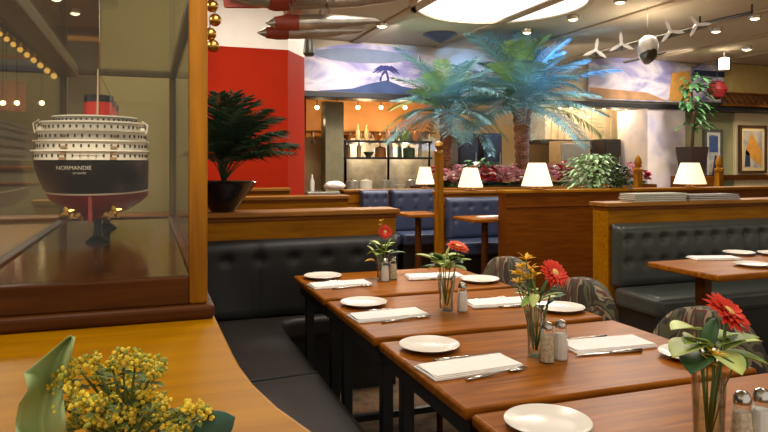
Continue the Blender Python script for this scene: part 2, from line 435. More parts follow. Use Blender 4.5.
# --- right-hand booth bench
rb = thing('booth_bench', 'black leather booth bench with two rows of tufted buttons at right', 'bench', (3.05, YB+.02, 0))
mb, bs, d = tuft_panel(4.0, .47, .905, .075, 26, 2)
mb.build('backrest', M_leather2, rb, loc=(0, -.014, 0), smooth='all')
add_buttons(bs, .47, .075, rb, M_leather2, (0, -.014))
bx(0, 4.0, -.46, -.015, .33, .47).build('seat', M_leather2, rb, bevel=.04, seg=4, smooth=True)
bx(.05, 3.98, -.38, -.02, 0, .33).build('base', M_black, rb)

# --- blue booth benches in the middle distance
def blue_bench(label, x0, x1, y, z1=.93):
    t = thing('booth_bench', label, 'bench', (x0, y, 0), 0, 'blue leather booth benches')
    mb, bs, d = tuft_panel(x1-x0, .46, z1, .08, max(3, int((x1-x0)/.18)), 2)
    mb.build('backrest', M_blue, t, loc=(0, -.02, 0), smooth='all')
    bx(0, x1-x0, -.50, -.02, .32, .46).build('seat', M_blue, t, bevel=.03, seg=3, smooth=True)
    bx(.02, x1-x0-.02, -.42, -.03, 0, .32).build('base', M_black, t)
    return t
xa = at(443, 200, 7.0).x
blue_bench('blue leather booth bench to the right of the thin wooden post', xa, xa+1.55, 6.96)
divider('wooden divider carrying a lamp directly above the blue bench', xa-.05, xa+2.0, 7.0, .15, 1.0, M_oak, M_cap)
blue_bench('blue leather booth bench at the left of the thin wooden post', at(392, 190, 7.9).x, at(437, 190, 7.9).x, 7.97, .99)
blue_bench('small tufted blue bench by the white pile on the kitchen counter', at(361, 190, 7.9).x, at(389, 190, 7.9).x, 7.97, .99)

# thin wooden post with finial
pp = at(439, 200, 5.6)
t = thing('divider_post', 'thin golden wooden post with round finial beside the blue booths', 'post', (pp.x, 5.6, 0))
bx(-.033, .033, -.033, .033, 0, 1.42).build('shaft', M_post, t, bevel=.004)
MB().lathe([(.045, 1.42), (.045, 1.44), (.02, 1.45), (.04, 1.49), (.03, 1.52), (.0, 1.535)], n=14).build('finial', M_brass, t, smooth=True)

# ================================================================== DINING TABLES
TX = .70; TL, TW = .92, .62
TY = [3.36, 2.69, 2.02, 1.37]
tdesc = ['the farthest bench table', 'the second farthest bench table', 'the middle bench table', 'the bench table nearest the viewer']
tlab = ['varnished brown dining table at the far end of the black bench',
        'varnished brown dining table, second from the far end of the bench',
        'varnished brown dining table, third from the far end, fully in view',
        'varnished brown dining table nearest the viewer at lower right']
def make_table():
    t = thing('dining_table', tlab[0], 'table', (TX, TY[0], 0), 0, 'dining tables along the black bench')
    bx(0, TL, -TW, 0, .718, .75).build('tabletop', M_table, t, bevel=.010, seg=3, smooth=True)
    mb = MB(); i = .03
    mb.box(i, TL-i, -TW+i, -TW+i+.02, .66, .718).box(i, TL-i, -i-.02, -i, .66, .718)
    mb.box(i, i+.02, -TW+i+.02, -i-.02, .66, .718).box(TL-i-.02, TL-i, -TW+i+.02, -i-.02, .66, .718)
    mb.build('apron', M_black, t)
    lg = None
    for (x, y) in ((.05, -.05), (.05, -TW+.09), (TL-.09, -.05), (TL-.09, -TW+.09)):
        if lg is None: lg = o = bx(0, .04, -.04, 0, 0, .66).build('leg', M_black, t, bevel=.004)
        else: o = lg.copy(); C.objects.link(o); o.parent = t
        o.location = (x, y, 0)
    bx(.09, TL-.09, -TW/2-.015, -TW/2+.015, .08, .11).build('stretcher', M_black, t)
    return t
t0 = make_table()
for i in range(1, 4): dup(t0, tlab[i], (TX, TY[i], 0))

# place settings
def lathe_obj(name, prof, mat, parent=None, n=40, **k): return MB().lathe(prof, n=n).build(name, mat, parent, smooth=True, **k)
plate_prof = [(.0, .0), (.052, .0), (.054, .003), (.064, .004), (.094, .0145), (.0955, .016), (.094, .0172), (.066, .0085), (.056, .0065), (.0, .0065)]
plate_prof[0] = (.001, 0); plate_prof[-1] = (.001, .0065)
plate0 = None
def plate(loc, label, group='white bread plates'):
    global plate0
    if plate0 is None:
        plate0 = lathe_obj('bread_plate', plate_prof, M_china); tag(plate0, label, 'plate', group); plate0.location = loc; return plate0
    return dup(plate0, label, loc, group=group)
def napkin_mesh():
    mb = MB(); L, W = .285, .13
    # three folded layers, gently uneven
    for k in range(3):
        z0 = .0005+k*.0036; sh = k*.004
        def up(u, v, z0=z0, sh=sh): return Vector(((u-.5)*(L-sh*1.5)+sh*.4, (v-.5)*(W-sh*2), z0+.0045+.0035*math.sin(2.6*u+1.7*k)*math.sin(PI*v)))
        g = mb.grid(up, 14, 6)
        def dn(u, v, z0=z0, sh=sh): return Vector(((u-.5)*(L-sh*1.5)+sh*.4, (v-.5)*(W-sh*2), z0))
        h = mb.grid(dn, 14, 6, True)
        ea = [g[i][0] for i in range(15)]+[g[14][j] for j in range(1, 7)]+[g[i][6] for i in range(13, -1, -1)]+[g[0][j] for j in range(5, 0, -1)]
        eb = [h[i][0] for i in range(15)]+[h[14][j] for j in range(1, 7)]+[h[i][6] for i in range(13, -1, -1)]+[h[0][j] for j in range(5, 0, -1)]
        for q in range(len(ea)): mb.bm.faces.new((ea[q], ea[(q+1) % len(ea)], eb[(q+1) % len(ea)], eb[q]))
    return mb
nap0 = None
def napkin(loc, rot, label, group='folded white napkins'):
    global nap0
    if nap0 is None:
        nap0 = napkin_mesh().build('napkin', M_linen, smooth=True); tag(nap0, label, 'napkin', group); nap0.location = loc; nap0.rotation_euler = (0, 0, rot); return nap0
    return dup(nap0, label, loc, rot, group)
def fork_obj(label):
    t = thing('fork', label, 'fork', (0, 0, 0), 0, 'silver table forks')
    MB().tube([(-.10, 0, .003), (-.04, 0, .004), (.03, 0, .007), (.05, 0, .006)], [.0055, .004, .003, .004], 8).build('handle', M_silver, t, smooth='all')
    mb = MB(); mb.ball((.06, 0, .006), .012, (1.1, .95, .18), 10, 6)
    for k in range(4): mb.tube([(.066, (k-1.5)*.0058, .006), (.085, (k-1.5)*.0055, .005), (.105, (k-1.5)*.005, .008)], [.0022, .002, .001], 6)
    mb.build('tines', M_silver, t, smooth='all')
    return t
def knife_obj(label):
    t = thing('knife', label, 'knife', (0, 0, 0), 0, 'silver table knives')
    MB().tube([(-.11, 0, .005), (-.06, 0, .005), (0, 0, .005)], [.007, .006, .004], 8).build('handle', M_silver, t, smooth='all')
    MB().prism([(0, -.004), (.05, -.009), (.09, -.008), (.115, .002), (.115, .005), (0, .005)], .003, .0055).build('blade', M_silver, t, bevel=.0008)
    return t
fk = kn = None
def cutlery(loc, rot, tn, side):
    global fk, kn
    la = 'silver fork lying by the %s napkin on %s' % (side, tn); lb = 'silver knife lying by the %s napkin on %s' % (side, tn)
    fl = Vector(loc)+Matrix.Rotation(rot, 3, 'Z') @ Vector((.035, -.082, 0)); kl = Vector(loc)+Matrix.Rotation(rot, 3, 'Z') @ Vector((.045, .082, 0))
    if fk is None:
        fk = fork_obj(la); kn = knife_obj(lb)
        fk.location = fl; fk.rotation_euler = (0, 0, rot+.10); kn.location = kl; kn.rotation_euler = (0, 0, rot-.04)
    else:
        dup(fk, la, fl, rot+.10); dup(kn, lb, kl, rot-.04)
ZT = .7505
for i in range(4):
    y = TY[i]
    plate((TX+.125, y-.125, ZT), 'white bread plate at the bench side of %s' % tdesc[i])
    if i < 3:
        napkin((TX+.152, y-.345, ZT), .03+.02*i, 'folded white napkin at the bench side of %s' % tdesc[i])
        cutlery((TX+.152, y-.345, ZT), .03+.02*i, tdesc[i], 'bench side')
        napkin((TX+.665, y-.285, ZT), -.12+.03*i, 'folded white napkin at the chair side of %s' % tdesc[i])
        plate((TX+.825, y-.475, ZT), 'white bread plate at the chair side of %s' % tdesc[i])
        cutlery((TX+.665, y-.285, ZT), PI-.12+.03*i, tdesc[i], 'chair side')

# vases, flowers, shakers
def vase(label, loc, h=.14, rb_=.024, rt=.03, tan=False):
    t = thing('flower_vase', label, 'vase', loc, 0, 'glass flower vases')
    tb = .003
    MB().lathe([(rb_*.9, 0), (rb_, .004), (rb_*1.03, h*.4), (rt, h), (rt-.002, h+.001), (rt-tb, h-.001), (rb_-.001, h*.4), (rb_-tb, .009), (.001, .008)], n=24).build('glass_body', M_glass, t, smooth=True)
    MB().lathe([(rb_-tb-.001, .0095), (rb_-.003, h*.4), (rb_+.0005, h*.6)], n=20).build('water', M_water, t, smooth=True)
    return t
def gerbera(label, base, head, face, mat, R=.045, group='gerbera blooms on the bench tables'):
    b = Vector(base); h = Vector(head)
    t = thing('gerbera_flower', label, 'flower', b, 0, group)
    mid = (b+h)/2+Vector((.01, .004, .012))
    MB().tube([Vector((0, 0, 0)), mid-b, h-b], [.003, .0028, .0035], 8).build('stem', M_stem, t, smooth='all')
    q = Vector(face).to_track_quat('Z', 'Y')
    mb = MB()
    for lay, (n_, rr, lift) in enumerate(((20, R, .12), (18, R*.85, .28), (13, R*.6, .5))):
        for k in range(n_):
            an = 2*PI*(k+.5*lay)/n_+random.uniform(-.06, .06)
            dv = Vector((math.cos(an), math.sin(an), lift+random.uniform(-.08, .08)))
            mb.blade(dv*.1*R+Vector((0, 0, .001*lay)), dv, (0, 0, 1), rr*random.uniform(.92, 1.05), R*.33, .12, 4, .12)
    o = mb.build('petals', mat, t, loc=h-b, solid=.0008); o.rotation_mode = 'QUATERNION'; o.rotation_quaternion = q
    o = MB().ball((0, 0, .004), R*.30, (1, 1, .45), 14, 8).build('flower_centre', M_cream, t, loc=h-b, smooth='all'); o.rotation_mode = 'QUATERNION'; o.rotation_quaternion = q
    return t
def sprig(label, base, leaves, group='leaf sprigs in the vases', flower=None):
    """leaves: list of (tip vec relative to base start, direction, length, width, material)"""
    b = Vector(base); t = thing('leaf_sprig', label, 'foliage', b, 0, group)
    LS[:] = [t]
    mb = MB()
    for (p, d_, L, W, m) in leaves: mb.tube([(0, 0, 0), Vector(p)*.55+Vector((0, 0, .01)), p], [.0022, .002, .0016], 6)
    mb.build('stem', M_stem, t, smooth='all')
    for (p, d_, L, W, m) in leaves:
        MB().blade(p, d_, (0, 0, 1), L, W, .18, 8, .16).build('leaf', m, t, smooth='all', solid=.0007)
    return t
def bloom_spray(label, base, tips, mat, r=.01, group='yellow blooms in the vases', blades=True):
    b = Vector(base); t = thing('flower_spray', label, 'flower', b, 0, group)
    mb = MB()
    for p in tips: mb.tube([(0, 0, 0), Vector(p)*.6+Vector((0, 0, .012)), p], .0016, 6)
    mb.build('stem', M_stem, t, smooth='all')
    mb = MB()
    for p in tips:
        for k in range(9):
            a = random.uniform(0, 2*PI); dv = Vector((math.cos(a), math.sin(a), random.uniform(.1, 1.2)))
            mb.blade(p, dv, (0, 0, 1), r*random.uniform(1.4, 2.4), r*.7, .1, 3, .2)
    mb.build('petals', mat, t, solid=.0006)
    return t
def shaker(label, loc, fill, h=.113):
    t = thing('shaker', label, 'shaker', loc, 0, 'glass salt and pepper shakers')
    MB().lathe([(.021, 0), (.0225, .003), (.022, h*.35), (.0165, h*.80), (.0155, h*.80)], n=10).build('glass_body', M_glass, t)
    MB().lathe([(.0195, .003), (.0195, h*.34), (.0165, h*.62), (.0155, h*.66)], n=10).build('contents', fill, t)
    MB().lathe([(.0168, h*.80), (.0172, h*.82), (.0165, h*.90), (.012, h*.97), (.003, h)], n=16).build('cap', M_silver, t, smooth=True)
    return t
LS = []
def leafball(t, c, n_, rx, rz, L, W, mats, seedv):
    rn = random.Random(seedv)
    for k in range(n_):
        a_ = 2*PI*k/n_+rn.uniform(-.4, .4); e_ = rn.uniform(-.15, .9)
        dv = Vector((math.cos(a_), math.sin(a_), e_)); p_ = Vector(c)+Vector((dv.x*rx*.35, dv.y*rx*.35, rz*rn.uniform(-.3, .6)))
        m_ = mats[k % len(mats)]
        MB().blade(p_, dv, (0, 0, 1), L*rn.uniform(.75, 1.15), W, .25, 8, .12).build('leaf', m_, t, smooth='all', solid=.0007)
cam_r = Vector((ct, -st, 0)); cam_f = Vector((st, ct, 0))       # across / away directions used to spread the bouquets
def off_(r, u, f=0): return cam_r*r+Vector((0, 0, u))+cam_f*f
VX, VW = .40, .31
vs = [Vector((TX+VX, TY[0]-.25, ZT)), Vector((TX+VX, TY[1]-.33, ZT)), Vector((TX+VX-.01, TY[2]-.31, ZT)), Vector((TX+VX-.01, TY[3]-.31, ZT))]
# table 1 (farthest)
v = vs[0]; vase('small clear glass vase on %s' % tdesc[0], v, .115, .028, .033)
gerbera('small red gerbera standing on %s' % tdesc[0], v+Vector((0, 0, .02)), v+off_(.012, .235), (-.2, -1, .25), M_red, .036)
sprig('green leaf sprig in the vase of %s' % tdesc[0], v+Vector((0, 0, .02)), [
    (off_(-.03, .09), off_(-.4, .6), .085, .05, M_leafp), (off_(.03, .10), off_(.9, .3), .09, .045, M_leafd), (off_(-.01, .11), off_(-.6, .9), .10, .035, M_leaf),
    (off_(.01, .10), off_(.3, .9), .11, .045, M_leaf), (off_(-.04, .07), off_(-.8, .1), .05, .05, M_yel)])
leafball(LS[0], off_(0, .12), 9, .04, .05, .075, .045, [M_leaf, M_leafp, M_leafd], 1)
bloom_spray('yellow bud spray in the vase of %s' % tdesc[0], v+Vector((0, 0, .02)), [off_(-.005, .27), off_(-.012, .25)], M_yel, .008)
shaker('silver-topped pepper shaker on %s' % tdesc[0], v+off_(.052, 0, -.005), M_pepper)
shaker('silver-topped salt shaker in front of the vase on %s' % tdesc[0], v+off_(.012, 0, -.065), M_salt)
# table 2
v = vs[1]; vase('wide flared glass tumbler vase on %s' % tdesc[1], v, .14, .028, .037)
gerbera('orange gerbera leaning right on %s' % tdesc[1], v+Vector((.004, 0, .02)), v+off_(.045, .250), (.1, -.35, .95), M_orange, .043)
sprig('yellow-green leaf sprig in the vase of %s' % tdesc[1], v+Vector((-.004, 0, .02)), [
    (off_(-.03, .17), off_(-.9, .5), .10, .05, M_leafp), (off_(-.01, .17), off_(-.4, .5, -.4), .09, .05, M_leafp), (off_(.02, .16), off_(.8, .35), .09, .05, M_leaf),
    (off_(.0, .16), off_(.2, .8), .10, .05, M_leafp), (off_(.02, .15), off_(.5, .1, -.5), .08, .045, M_leaf), (off_(-.02, .15), off_(-.6, .05, .3), .09, .05, M_leafd)])
leafball(LS[0], off_(-.005, .155), 18, .05, .07, .070, .052, [M_leafp, M_leaf, M_leafp, M_leafp, M_leafd], 2)
shaker('white salt shaker on %s' % tdesc[1], v+off_(.062, 0, -.01), M_salt)
# table 3
v = vs[2]; vase('slim clear glass vase on %s' % tdesc[2], v, .135, .024, .027)
gerbera('red gerbera facing the viewer on %s' % tdesc[2], v+Vector((.004, 0, .02)), v+off_(.056, .250), (.1, -.8, .6), M_red, .046)
bloom_spray('yellow lily spray on %s' % tdesc[2], v+Vector((-.004, .004, .02)), [off_(-.022, .27), off_(-.035, .245), off_(-.045, .225), off_(-.01, .24), off_(-.05, .20), off_(-.02, .21), off_(.005, .22)], M_yel, .016)
sprig('green leaf sprig in the vase of %s' % tdesc[2], v+Vector((0, -.004, .02)), [
    (off_(-.02, .14), off_(-.5, .9), .08, .03, M_leafp), (off_(.01, .14), off_(.3, .9), .10, .035, M_leafd), (off_(.0, .15), off_(-.2, 1), .10, .03, M_leaf), (off_(.03, .13), off_(.7, .6), .08, .035, M_leafd)])
leafball(LS[0], off_(0, .145), 9, .03, .05, .075, .03, [M_leafp, M_leafd, M_leaf], 3)
shaker('pepper shaker in front of the slim vase on %s' % tdesc[2], v+off_(.022, 0, -.055), M_pepper, .118)
shaker('white salt shaker right of the slim vase on %s' % tdesc[2], v+off_(.068, 0, -.03), M_salt, .118)
# table 4
v = vs[3]; vase('clear glass vase on %s' % tdesc[3], v, .145, .03, .034)
gerbera('large red gerbera at lower right on %s' % tdesc[3], v+Vector((.004, 0, .02)), v+off_(.038, .270), (.25, -.6, .8), M_red, .05)
sprig('big pale leaf sprig in the vase of %s' % tdesc[3], v+Vector((-.004, 0, .02)), [
    (off_(-.02, .215), off_(-.9, .25, -.3), .07, .062, M_leafp), (off_(-.015, .185), off_(-.9, .0, -.5), .085, .075, M_leafp), (off_(-.01, .17), off_(-.6, -.15, -.7), .08, .07, M_leafd),
    (off_(.02, .18), off_(.9, .45, -.2), .09, .055, M_leaf), (off_(.03, .18), off_(1, .25, .2), .10, .06, M_leafp), (off_(.03, .165), off_(.9, .0, -.3), .09, .055, M_leaf), (off_(0, .17), off_(.3, .9, .2), .09, .035, M_leafd)])
leafball(LS[0], off_(.01, .16), 9, .05, .06, .075, .060, [M_leafp, M_leaf, M_leafp, M_leafd], 4)
bloom_spray('small yellow bloom low in the vase of %s' % tdesc[3], v+Vector((0, -.006, .02)), [off_(-.008, .17, -.035), off_(-.014, .155, -.035), off_(.03, .15, -.03)], M_yel, .015)
shaker('pepper shaker by the vase on %s' % tdesc[3], v+off_(.045, 0, -.045), M_pepper, .125)
shaker('white salt shaker at the right of %s' % tdesc[3], v+off_(.092, 0, -.03), M_salt, .125)

# ================================================================== CHAIRS
def make_chair(label):
    t = thing('dining_chair', label, 'chair', (0, 0, 0), 0, 'tropical fabric dining chairs')
    # faces -x ; back at +x
    bx(-.42, .02, -.22, .22, .40, .48).build('seat', M_fabric, t, bevel=.03, seg=3, smooth=True)
    mb = MB()
    def shell(sgn):
        def fn(u, v):
            yy = (u-.5)*2
            topz = .84-.13*abs(yy)**2.6
            z = .44+(topz-.44)*v
            bulge = .035*(1-abs(yy)**4)*math.sin(PI*min(1, .12+.80*v))**.5
            return Vector((.03+.07*v+.02*yy*yy*-1+sgn*(.012+bulge), yy*.235, z))
        return fn
    g = mb.grid(shell(1), 16, 14); h = mb.grid(shell(-1), 16, 14, True)
    def rim(q): return [q[i][0] for i in range(17)]+[q[16][j] for j in range(1, 15)]+[q[i][14] for i in range(15, -1, -1)]+[q[0][j] for j in range(13, 0, -1)]
    A, B = rim(g), rim(h)
    for k in range(len(A)): mb.bm.faces.new((A[k], A[(k+1) % len(A)], B[(k+1) % len(A)], B[k]))
    mb.build('backrest', M_fabric, t, smooth='all')
    lg = None
    for (x, y) in ((-.38, -.18), (-.38, .18), (-.02, -.18), (-.02, .18)):
        if lg is None: lg = o = MB().lathe([(.014, 0), (.02, .40)], n=10).build('leg', M_mahog, t, smooth=True)
        else: o = lg.copy(); C.objects.link(o); o.parent = t
        o.location = (x, y, 0)
    bx(-.40, 0, -.20, .20, .35, .40).build('seat_frame', M_mahog, t, bevel=.005)
    return t
c0 = make_chair('tropical-patterned chair at the right end of the farthest bench table'); c0.location = (1.67, 3.02, 0)
dup(c0, 'tropical-patterned chair at the right end of the second farthest bench table', (1.64, 2.355, 0))
dup(c0, 'tropical-patterned chair behind the big red gerbera, at the middle bench table', (1.68, 1.72, 0))

# ================================================================== RIGHT BOOTH TABLE
bt = thing('booth_table', 'brown booth table on a pedestal in front of the tufted booth at right', 'table', (2.76, 2.62, 0))
bx(0, 1.5, 0, .52, .715, .75).build('tabletop', M_table, bt, bevel=.01, seg=3, smooth=True)
bx(.13, .185, .22, .29, .04, .715).build('pedestal', M_mahog, bt, bevel=.006)
bx(1.30, 1.355, .22, .29, .04, .715).build('pedestal', M_mahog, bt, bevel=.006)
bx(.05, 1.45, .12, .40, 0, .04).build('foot', M_black, bt, bevel=.006)
for (px, py, lab) in ((739, 252.5, 'white plate at the back edge of the booth table at right'), (752, 264, 'white plate nearest the front edge of the booth table'), (774, 253, 'white plate cut by the picture edge on the booth table')):
    q = atz(px, py, .762); q.z = ZT; plate(q, lab)
q = atz(714, 258, .755); q.z = ZT
napkin(q, -.28, 'folded white napkin on the booth table at right')
# menus stacked on the divider
def menus(label, px0, px1, nn, mat, y):
    a_ = at(px0, 195, y).x; b_ = at(px1, 195, y).x
    for k in range(nn):
        t = thing('menu', label % ('topmost' if k == nn-1 else 'number %d from the bottom' % (k+1)), 'menu', ((a_+b_)/2+random.uniform(-.01, .01), y, 1.0505+k*.014), random.uniform(-.02, .02), 'menus on the divider cap')
        L = (b_-a_)/2
        bx(-L, L, -.085, .085, 0, .003).build('back_cover', mat, t); bx(-L, L, -.085, .085, .010, .013).build('front_cover', mat, t)
        bx(-L+.005, L-.01, -.08, .08, .003, .010).build('pages', M_linen, t)
MM = plain('grey_green_card', (150, 148, 122), .6, var=.15)
ordn = ['bottom', 'second', 'third', 'topmost']
def menu_stack(px0, px1, nn, mat, y, where):
    a_ = at(px0, 195, y).x; b_ = at(px1, 195, y).x; L = (b_-a_)/2
    for k in range(nn):
        nm = 'topmost' if k == nn-1 else ['lowest', 'second lowest', 'third lowest', 'fourth lowest'][k]
        t = thing('menu', 'grey menu, %s of the pile %s' % (nm, where), 'menu', ((a_+b_)/2+random.uniform(-.01, .01), y, 1.0505+k*.0145), random.uniform(-.015, .015), 'menus on the divider cap')
        bx(-L, L, -.085, .085, 0, .003).build('back_cover', mat, t); bx(-L, L, -.085, .085, .0105, .0135).build('front_cover', mat, t)
        bx(-L+.005, L-.01, -.08, .08, .003, .0105).build('pages', M_linen, t)
menu_stack(626, 678, 4, MM, YB+.125, 'left of the white lampshade')
menu_stack(681, 731, 3, plain('dark_grey_card', (104, 98, 88), .6, var=.15), YB+.125, 'below the white lampshade')

# ================================================================== TABLE LAMPS
def tlamp(label, px, y, z, wpx, pyt, pyb):
    t_ = at(px, pyt, y); b_ = at(px, pyb, y); Z = ct*y+st*t_.x
    R = wpx/2*Z/F; h = t_.z-b_.z
    t = thing('table_lamp', label, 'lamp', (t_.x, y, z), 0, 'small lamps on the dividers')
    z0 = max(.04, b_.z-z)
    MB().lathe([(.06, 0), (.062, .012), (.03, .02), (.014, .03), (.02, z0*.4+.02), (.012, z0+.02), (.008, z0+h*.5)], n=16).build('base', M_brass, t, smooth=True)
    MB().lathe([(R, z0), (R*.56, z0+h), (R*.56-.004, z0+h), (R-.004, z0+.001)], n=28).build('lamp_shade', M_shade, t, smooth=True)
    lamp('POINT', (t_.x, y, z+z0+.05), 3, size=.03, name='bulb')
    return t
tlamp('small lit lamp with white shade, leftmost, left of the thin wooden post', 425, 8.1, .99, 19, 167, 184)
tlamp('lit lamp with white shade just right of the thin wooden post', 470.5, 7.08, 1.0, 25, 168, 187)
tlamp('large lit white lampshade under the right palm trunk', 537, Y2+.08, 1.05, 31, 168, 191)
tlamp('lit white lampshade at right, behind the piles of menus', 690, Y2+.08, 1.05, 31, 167, 188)

# ================================================================== PLANTER BOWL WITH DARK PALM
pb = Vector((.40, YB+.085, 1.0505))
t = thing('planter_bowl', 'dark glossy planter bowl on the divider beside the wooden post', 'planter', pb)
MB().lathe([(.062, 0), (.07, .006), (.11, .06), (.165, .13), (.19, .165), (.196, .17), (.19, .175), (.178, .165), (.12, .08), (.02, .06)], n=32).build('bowl', plain('dark_glaze', (28, 12, 14), .12, var=.2, coat=.5), t, smooth=True)
MB().lathe([(.16, .135), (.168, .15), (.02, .155)], n=24).build('soil', plain('potting_soil', (46, 34, 24), .9), t, smooth=True)
def frond_mesh(L, n, ll, lw, arch, mat, name='frond', droop=.3, vee=.35, start=.14):
    mb = MB(); pts = []
    for i in range(13):
        u = i/12; pts.append(Vector((L*(u-.12*u*u*arch), 0, L*arch*(.75*u-.95*u*u))))
    mb.tube(pts, [.008*(1-.8*i/12)*L for i in range(13)], 5)
    def P(u):
        k = min(11, int(u*12)); f = u*12-k; return pts[k].lerp(pts[k+1], f)
    for i in range(n):
        u = start+(.99-start)*i/(n-1)
        p = P(u); d = (P(min(1, u+.05))-P(max(0, u-.05))).normalized()
        l = ll*L*(math.sin(PI*(.12+.80*u))**.7)*random.uniform(.85, 1.1)
        for sg in (-1, 1):
            dv = d*random.uniform(.55, .85)+Vector((0, sg, 0))+Vector((0, 0, vee*random.uniform(.3, 1.2)))
            mb.blade(p, dv, (0, 0, 1), l, lw*L, droop*random.uniform(.6, 1.4), 3, .2)
    bmesh.ops.recalc_face_normals(mb.bm, faces=mb.bm.faces)
    me = bpy.data.meshes.new(name); mb.bm.to_mesh(me); mb.bm.free(); me.materials.append(mat); return me
def palm(name, label, loc, trunk, fronds, meshes, seedv, tiltlo=.1, tilthi=1.25, sc=(.8, 1.1), tmat=None, group=None, azr=None):
    rnd = random.Random(seedv)
    t = thing(name, label, 'palm', loc, 0, group)
    if trunk:
        h, r = trunk; prof = []
        for k in range(19):
            z = h*k/18; rr = r*(.80+.42*(k/18)**2)*(1.0+(.10 if k % 2 else -.06)); prof.append((rr, z))
        MB().lathe(prof, n=14).build('trunk', tmat, t)
    else: h = 0
    for k in range(fronds):
        me = meshes[k % len(meshes)]
        o = bpy.data.objects.new('frond', me); C.objects.link(o); o.parent = t
        u = (k+.5)/fronds
        el = tiltlo+(tilthi-tiltlo)*u
        o.location = (0, 0, h*.97+.02*u); o.rotation_mode = 'XYZ'
        o.rotation_euler = (rnd.uniform(-.3, .3), -el, ((k*2.39996+rnd.uniform(-.25, .25)) if azr is None else -.25*PI+azr*((k*.618) % 1-.5)*2+.0*PI)); s_ = rnd.uniform(*sc); o.scale = (s_, s_, s_)
    return t
MD = plain('dark_palm_green', (40, 62, 38), .55, var=.3, scale=10)
dk = [frond_mesh(.56, 36, .24, .020, .66, MD, droop=.55, start=.40) for _ in range(3)]
palm('potted_palm', 'dark feathery palm growing out of the glossy planter bowl', pb+Vector((0, 0, .155)), None, 30, dk, 3, .5, 1.5, (.65, 1.0), azr=1.3)

# ================================================================== SHIP DISPLAY CASE
CX0, CX1, CY0, CY1, CZ = -.31, .10, 1.23, 2.70, 1.0505
dcase = thing('display_case', 'tall glass display case with golden wooden post on the honey counter', 'display case', ((CX0+CX1)/2, (CY0+CY1)/2, CZ))
ox, oy = (CX0+CX1)/2, (CY0+CY1)/2; hx, hy = (CX1-CX0)/2, (CY1-CY0)/2
ZB = .075; ZTOP = .608
bx(-hx-.012, hx+.012, -hy-.012, hy+.012, 0, .026).build('base_molding', M_mahog, dcase, bevel=.008, seg=3)
mb = MB(); mb.box(-hx+.032, hx-.032, -hy+.002, -hy+.03, .026, ZB).box(-hx, hx, hy-.03, hy, .026, ZB).box(-hx+.002, -hx+.03, -hy+.032, hy-.03, .026, ZB).box(hx-.03, hx-.002, -hy+.032, hy-.03, .026, ZB)
mb.build('base_rail', M_mahog, dcase, bevel=.003)
bx(-hx+.03, hx-.03, -hy+.03, hy-.03, .05, .07).build('case_floor', wood('case_floor_wood', (70, 40, 22), (112, 72, 40), 'y', .14, .8), dcase)
M_dkframe = wood('dark_bronze_wood', (88, 74, 46), (118, 100, 68), 'z', .35, .2)
for (sx, sy, ww, m) in ((1, -1, .032, M_post), (-1, -1, .032, M_post), (1, 1, .026, M_dkframe), (-1, 1, .026, M_dkframe)):
    x_ = sx*hx; y_ = sy*hy
    bx(min(x_, x_-sx*ww), max(x_, x_-sx*ww), min(y_, y_-sy*ww), max(y_, y_-sy*ww), ZB if sy > 0 else .026, ZTOP).build('corner_post', m, dcase, bevel=.004)
for sy in (-1, 1):
    bx(-hx, hx, min(sy*hy, sy*(hy-.024)), max(sy*hy, sy*(hy-.024)), ZTOP, ZTOP+.026).build('top_rail', M_dkframe, dcase, bevel=.003)
bx(-hx, -hx+.065, -hy+.024, hy-.024, ZTOP-.012, ZTOP+.026).build('top_rail', M_dkframe, dcase, bevel=.003)
for sx in (1,):
    bx(min(sx*hx, sx*(hx-.024)), max(sx*hx, sx*(hx-.024)), -hy+.024, hy-.024, ZTOP, ZTOP+.026).build('top_rail', M_dkframe, dcase, bevel=.003)
e = .012
bx(-hx+.032, hx-.032, -hy+e, -hy+e+.004, ZB, ZTOP).build('front_glass', M_pane, dcase)
bx(-hx+.026, hx-.026, hy-e-.004, hy-e, ZB, ZTOP).build('back_glass', M_pane, dcase)
for sx in (-1, 1):
    xx = sx*(hx-e); bx(xx-.002, xx+.002, -hy+.032, hy-.026, ZB, ZTOP).build('side_glass', M_pane, dcase)
bx(-hx+.065, hx-.024, -hy+.024, hy-.024, ZTOP+.008, ZTOP+.012).build('top_glass', M_pane, dcase)

# ------------------------------------------------------------------ the liner model (stern towards the viewer)
SX, SY, SZ = -.128, 1.60, 1.195
ship = thing('model_ship', 'ocean liner model with black hull and red bottom, stern towards the viewer', 'model ship', (SX, SY, SZ))
SL = .92
def outline(z):
    """list of (x,y) from port bow round the stern to starboard bow at local height z"""
    t_ = max(0, min(1, z/.142))
    B = .126*min(1.0, .50+.50*(t_/.30)**.6) if t_ < .30 else .126*(1+.012*(t_-.3))
    s0 = .13*(1-t_)**1.5; a = .13+.36*(1-t_)**1.4
    pts = []
    for k in range(17):
        th = PI/2*(k/16)**1.0
        pts.append((-B*math.sin(th), s0+a*(1-math.cos(th))))
    right = pts[:]
    for k in range(1, 9):
        u = k/8; yy = s0+a+(SL-s0-a)*u
        right.append((-B*max(0.0, 1-max(0, u-.35)**2/(.65**2))**.8 if u < 1 else -.001, yy))
    L_ = list(reversed(right)); R_ = [(-x, y) for x, y in right[1:]]
    return L_+R_
def hull(z0, z1, nz, name, mat, grow=0, closed_top=True):
    mb = MB(); rows = []
    for j in range(nz+1):
        z = z0+(z1-z0)*j/nz
        rows.append([mb.bm.verts.new((x*(1+grow), y-grow*.1, z)) for x, y in outline(z)])
    for a_, b_ in zip(rows, rows[1:]):
        for k in range(len(a_)-1): mb.bm.faces.new((a_[k], a_[k+1], b_[k+1], b_[k]))
        mb.bm.faces.new((a_[-1], a_[0], b_[0], b_[-1]))
    mb.bm.faces.new(rows[0]); mb.bm.faces.new(rows[-1])
    return mb.build(name, mat, ship, smooth=True)
